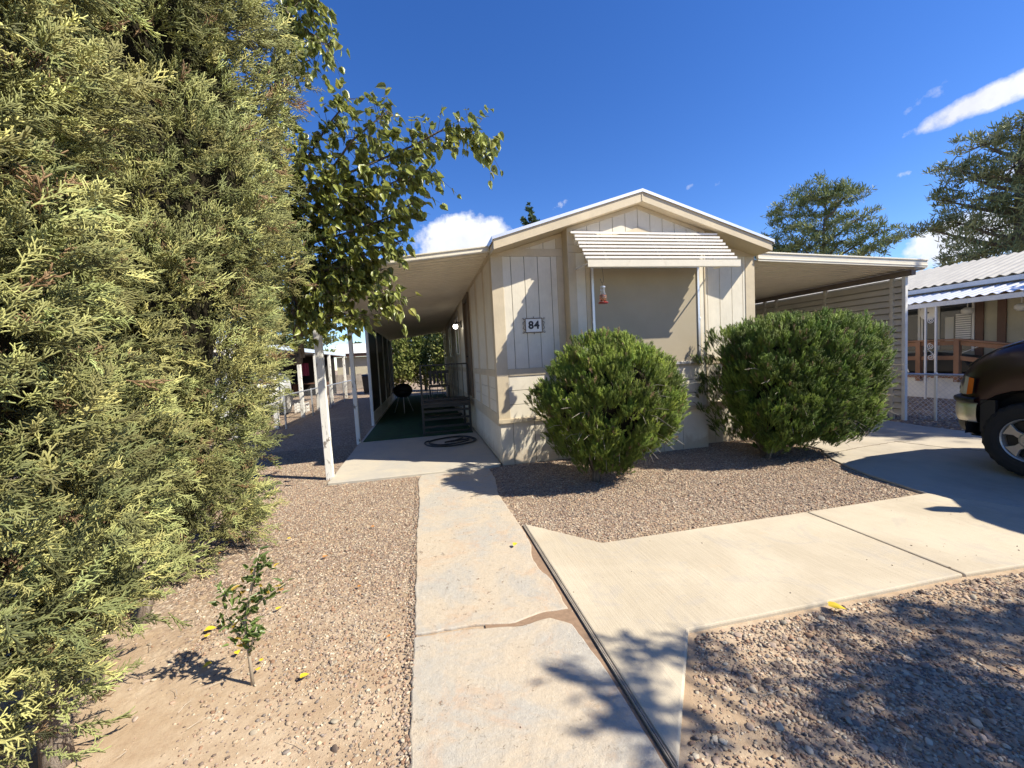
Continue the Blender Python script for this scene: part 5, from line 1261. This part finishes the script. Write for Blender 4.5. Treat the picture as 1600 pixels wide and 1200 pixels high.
for y, z in ((7.50, 2.10), (6.57, 2.07)):
    lg_ = thing('porch_globe', 'white globe lamp hanging on the neighbour porch %s' % ('before the dark window' if y > 7 else 'nearest the photo edge'), 'lamp', (13.1, y, z))
    obj('globe', MB().lathe([(.01, -.10), (.08, -.08), (.12, -.02), (.11, .04), (.05, .08)], (13.1, y, z), n=16), MAT['white'], lg_, smooth=True)
    obj('stem', MB().tube([(13.1, y, z+.08), (13.1, y, 2.58)], .01, 6), MAT['white'], lg_)
ck = thing('round_wall_clock', 'round white clock-like disc hanging behind the scroll posts', 'clock', (12.55, 7.94, 2.12))
obj('face', MB().lathe([(.001, -.02), (.17, -.018), (.19, -.005), (.19, .02), (.001, .022)], (12.55, 7.94, 2.12), 'x', 28), MAT['white'], ck); obj('centre', MB().lathe([(.02, -.03), (.02, -.019)], (12.55, 7.94, 2.12), 'x', 10), MAT['black'], ck)
obj('hanger', MB().tube([(12.56, 7.94, 2.30), (12.56, 7.94, 2.47)], .006, 5), MAT['metal'], ck)
pd_ = thing('patio_furniture_frame', 'folded white metal chair frame leaning behind the ramp railing', 'chair frame', (12.8, 6.3, .5))
f__ = MB(); f__.tube([(12.5, 7.5, .98), (12.7, 6.9, 1.30)], .014, 6); f__.tube([(12.6, 6.3, .6), (12.6, 6.3, 1.32)], .016, 6); f__.tube([(12.6, 5.6, .75), (12.6, 5.35, 1.2), (12.6, 5.05, .75)], .012, 6); f__.tube([(12.6, 8.4, .6), (12.6, 8.5, .85), (12.6, 8.45, 1.05)], .02, 6)
obj('frame', f__, MAT['alu'], pd_)
gr2 = thing('covered_grill', 'long dark covered table behind the brown railing', 'table', (12.9, 8, .58))
obj('cover', MB().prism_x([(7.0, .6), (9.6, .6), (9.5, 1.02), (8.2, 1.12), (7.3, 1.0)], 12.6, 13.2), MAT['blackplastic'], gr2, bevel=.04)
pole = obj('leaning_pole', MB().tube([(11.3, 8.3, 0), (11.9, 8.55, 1.25)], .016, 6), MAT['metal'], label='grey metal pole leaning by the louvred carport wall', cat='pole')

# ------------------------------------------------------------------ background trees
def tree(name, label, cat, base, H, blobs, n, leaf, cols, seed, group=None, trunk=.25, limbs=True, mat=None, flat=.5, spr=.55, wid=1.0):
    """blobs: (dx,dy,z,rx,ry,rz) ; leaves = narrow triangles clumped in tufts"""
    rg = np.random.default_rng(seed); t = thing(name, label, cat, base, group); bx, by = base[0], base[1]
    m = MB(); m.tube([(bx, by, -.1), (bx+.1*trunk, by, H*.35), (bx-.2*trunk, by, H*.7), (bx, by, H*.93)], [trunk, trunk*.8, trunk*.45, trunk*.12], 8)
    pos = []; nrm = []; sz = []; cl = []
    tot = sum(b[3]*b[5] for b in blobs)
    for bi, (dx, dy, z, rx, ry, rz) in enumerate(blobs):
        c = np.array([bx+dx, by+dy, z]); a = np.array([bx, by, max(H*.2, z-.5*math.hypot(dx, dy)-rz*.6)])
        mid = (a+c)/2+np.array([0, 0, -.15*rz]); m.tube([tuple(a), tuple(mid), tuple(c)], [trunk*.35, trunk*.22, trunk*.08], 6)
        k = max(8, int(n*(rx*rz)/tot)); ntuft = max(4, k//26)
        u = rg.normal(0, 1, (ntuft, 3)); u /= np.linalg.norm(u, axis=1, keepdims=True); u *= rg.uniform(.45, 1.0, (ntuft, 1)); tc_ = c+u*np.array([rx, ry, rz])
        for j in range(min(ntuft, 14)): m.tube([tuple(c), tuple((c+tc_[j])/2+np.array([0, 0, -.05])), tuple(tc_[j])], [trunk*.07, trunk*.05, trunk*.02], 4)
        tone = rg.uniform(.75, 1.2, ntuft); hue = rg.random(ntuft)
        for j in range(ntuft):
            q = 26; off = rg.normal(0, 1, (q, 3))*np.array([.26, .26, .26*flat])*min(rx, 2.2)*spr; pos.append(tc_[j]+off); nrm.append(off+rg.normal(0, .3, (q, 3))+np.array([0, 0, .35])); sz.append(rg.uniform(.7, 1.3, q)*leaf)
            cc_ = np.array(cols[0])*(1-hue[j])+np.array(cols[1])*hue[j]; cl.append(cc_*tone[j]*rg.uniform(.75, 1.25, (q, 1)))
    obj('trunk', m, MAT['bark2'], t, smooth=True)
    pos = np.vstack(pos); nrm = np.vstack(nrm); sz = np.hstack(sz); cl = np.vstack(cl)
    TV = np.array([(0, -.16*wid, 0), (0, .16*wid, 0), (.55, .22*wid, .05), (1.0, 0, 0), (.55, -.22*wid, .05)]); TF = np.array([(0, 4, 1), (4, 2, 1), (4, 3, 2)])
    V, F, C = inst([(TV, TF)], pos, frames(nrm, rg), sz, cl, np.zeros(len(pos), int)); np_obj('crown', V, F, mat or MAT['pine'], C, parent=t)
    return t
PG = [(.085, .135, .055), (.17, .20, .085)]
PG2 = [(.12, .17, .065), (.27, .30, .12)]
def world(az, el, D): a = R(az); return D*math.sin(a), D*math.cos(a), 1.5+D*math.tan(R(el))
def tree_at(az, D): x, y, _ = world(az, 0, D); return (x, y, 0)
def blobs_at(base, D, lst):
    """lst: (az, el, rw(m), rh(m)[, depth])"""
    o = []
    for b in lst:
        az, el, rw, rh = b[:4]; x, y, z = world(az, el, D+(b[4] if len(b) > 4 else 0)); o.append((x-base[0], y-base[1], z, rw, rw, rh))
    return o
D = 34; b = tree_at(49.6, D)
tree('pine_tree', 'rounded pine tree rising behind the right carport roof', 'pine tree', b, 10.2,
     blobs_at(b, D, [(46.5, 14.3, 1.5, 1.2), (48.6, 16.1, 1.4, .9), (51.2, 14.8, 1.3, 1.0), (50.0, 15.4, 1.2, .9), (44.2, 11.9, 1.2, .8), (46.8, 11.7, 1.5, 1.2, -1), (49.6, 12.6, 1.5, 1.1, 1), (52.2, 12.5, 1.3, .6), (54.0, 11.1, 1.2, .5), (51.0, 10.7, 1.6, .9), (48, 9.9, 1.7, 1.0), (53.5, 9.3, 1.3, .6), (45.0, 10.1, 1.5, 1.0), (50, 8.5, 2.2, .8), (54.6, 10.0, .9, .3), (43, 11.1, .8, .5)]), 17000, .27, PG2, 61, 'pines behind the right carport', .28, spr=.36, wid=.38)
D = 30; b = tree_at(63.2, D)
tree('pine_tree', 'tall loose pine tree at the right edge above the metal roof', 'pine tree', b, 11.5,
     blobs_at(b, D, [(61, 16.4, 1.3, .7), (63.4, 16.6, 1.2, .8), (59.0, 15.2, 1.0, .5), (60.2, 14.0, 1.5, .6), (62.8, 14.0, 1.6, .9), (58.6, 12.6, 1.0, .4), (61.2, 12.0, 1.7, .8), (63.6, 11.2, 1.8, 1.0), (57.5, 10.3, 1.3, .35), (59.8, 10.2, 1.4, .6), (61.5, 9.2, 1.8, .9), (63.5, 8.2, 2.0, 1.0), (60.0, 7.4, 1.3, .6), (62, 6.4, 2.2, .9), (66, 14.4, 1.8, 1.2), (66, 10.4, 2.2, 1.4), (65, 17.4, 1.2, .7)]), 17000, .27, [(.14, .18, .085), (.28, .30, .15)], 62, 'pines behind the right carport', .34, spr=.36, wid=.38)
D = 60; b = tree_at(16.0, D)
tree('conifer_tree', 'small dark conifer top poking above the roof ridge', 'conifer', b, 22.5, blobs_at(b, D, [(16.2, 17.2, .8, 1.6), (15.9, 18.4, .45, 1.5), (15.55, 19.6, .25, .9), (16.4, 16, 1.2, 2), (14.9, 18.2, .3, .5), (15.2, 17.5, .5, .6)]), 1800, .42, [(.05, .09, .04), (.09, .13, .06)], 63, None, .4)
D = 31; b = tree_at(-16.5, D)
tree('mesquite_tree', 'large olive green tree behind the left neighbour carport', 'tree', b, 9.5, blobs_at(b, D, [(-19.5, 7, 2.6, 1.8), (-16.2, 7.5, 2.4, 1.6), (-13.6, 5.6, 2.0, 1.1), (-18, 10.5, 2.4, 1.6), (-15.3, 10.2, 2.0, 1.2), (-12.6, 3.0, 1.2, .9), (-14.5, 1.8, 1.6, .9), (-16.8, 2.2, 1.8, 1.0), (-13.2, 7.2, 1.3, .8), (-20.5, 3.5, 2.2, 1.4), (-15, 4.2, 2.2, 1.1), (-17.4, 13, 1.8, 1.2), (-22.5, 9, 2.4, 2)]), 15000, .22, [(.12, .15, .045), (.21, .22, .075)], 64, None, .17)
D = 46; b = tree_at(-9.4, D)
tree('far_tree', 'small distant green tree above the white roofed home', 'tree', b, 4.6, blobs_at(b, D, [(-8.2, 2.6, .7, .5), (-7.4, 2.3, .8, .4), (-10.0, 2.2, .8, .4)]), 2500, .25, PG, 65, None, .18)
# hedge of oleander at the far end of the patio
def hedge_bush(x, y, label, seed, H, w):
    tree('oleander_bush', label, 'bush', (x, y, 0), H*.8, [(0, 0, H*.62, w*.75, w*.7, H*.36), (w*.3, -.2, H*.38, w*.6, w*.6, H*.30), (-w*.25, -.2, H*.36, w*.5, w*.6, H*.30), (0, .2, H*.82, w*.6, w*.6, H*.25), (0, -.3, H*.22, w*.6, w*.5, H*.2)], 8500, .15, [(.13, .17, .035), (.28, .28, .09)], seed, 'tall bushes at the far end of the patio', .09, flat=1.0)
hedge_bush(-1.15, 23.4, 'tall yellow-green bush left of the patio end', 71, 4.2, 1.2); hedge_bush(.1, 23.8, 'tall yellow-green bush behind the kettle barbecue', 72, 4.6, 1.3); hedge_bush(1.35, 23.0, 'tall yellow-green bush beside the home wall', 73, 4.4, 1.3)
# trees and homes further off, closing the horizon
for i, (az, D, H) in enumerate(((28, 75, 8), (36, 80, 9), (66, 60, 9), (-4, 70, 7), (-28, 45, 8), (-36, 40, 8))):
    b = tree_at(az, D); tree('far_tree', ['far tree hidden behind the home roof', 'far tree behind the carport roof ridge', 'far tree at the right edge behind the neighbour roof', 'far tree beyond the patio bushes', 'far tree behind the junipers', 'far tree left of the junipers'][i], 'tree', b, H, [(0, 0, H*.6, 3, 3, H*.32), (1.5, 0, H*.5, 2.5, 2.5, H*.25), (-1.5, 0, H*.5, 2.5, 2.5, H*.25)], 2500, .4, PG, 80+i, None, .25)
# the tree whose feathery shadow falls over the lower right, standing right of and behind the camera
tree('shade_tree', 'feathery tree just outside the right side whose shadow falls on the gravel', 'tree', (5.0, -3.3, 0), 4.9,
     [(.35, 2.15, 3.75, .75, .55, .45), (1.2, 1.9, 4.0, .8, .6, .4), (-.25, 1.5, 3.7, .6, .5, .4), (.7, 1.2, 4.2, .8, .6, .5), (1.9, 1.3, 3.9, .8, .5, .4), (0, .8, 4.1, .8, .6, .5), (2.4, 2.1, 4.2, .6, .45, .3), (-.9, 2.2, 3.5, .45, .3, .25), (-.6, 3.1, 3.8, .55, .45, .12), (-1.0, 2.6, 3.8, .5, .35, .12), (.9, 2.75, 3.9, .7, .3, .25), (1.9, 2.6, 4.0, .6, .3, .25), (.2, 2.5, 3.8, .6, .4, .3)], 9500, .10, PG, 91, None, .11, spr=.4, wid=.7)
tree('shade_tree', 'tall tree beyond the right edge shading the neighbour awning', 'tree', (17.2, .2, 0), 11,
     [(0, 0, 8, 2.2, 2.2, 1.6), (1.2, 1.5, 7, 1.8, 1.8, 1.2), (-1.2, -1, 6.4, 1.6, 1.6, 1.2), (.6, -1.8, 7.4, 1.6, 1.6, 1.2), (0, 0, 9.6, 1.5, 1.5, 1.2), (-1.6, 1.2, 7.6, 1.5, 1.3, .9), (-.5, 2.5, 6.0, 1.4, 1.3, .8), (-1.8, 1.0, 8.4, 1.6, 1.4, .9), (-1.0, 2.2, 7.4, 1.5, 1.3, .8)], 9000, .24, PG, 92, None, .3, spr=.45)
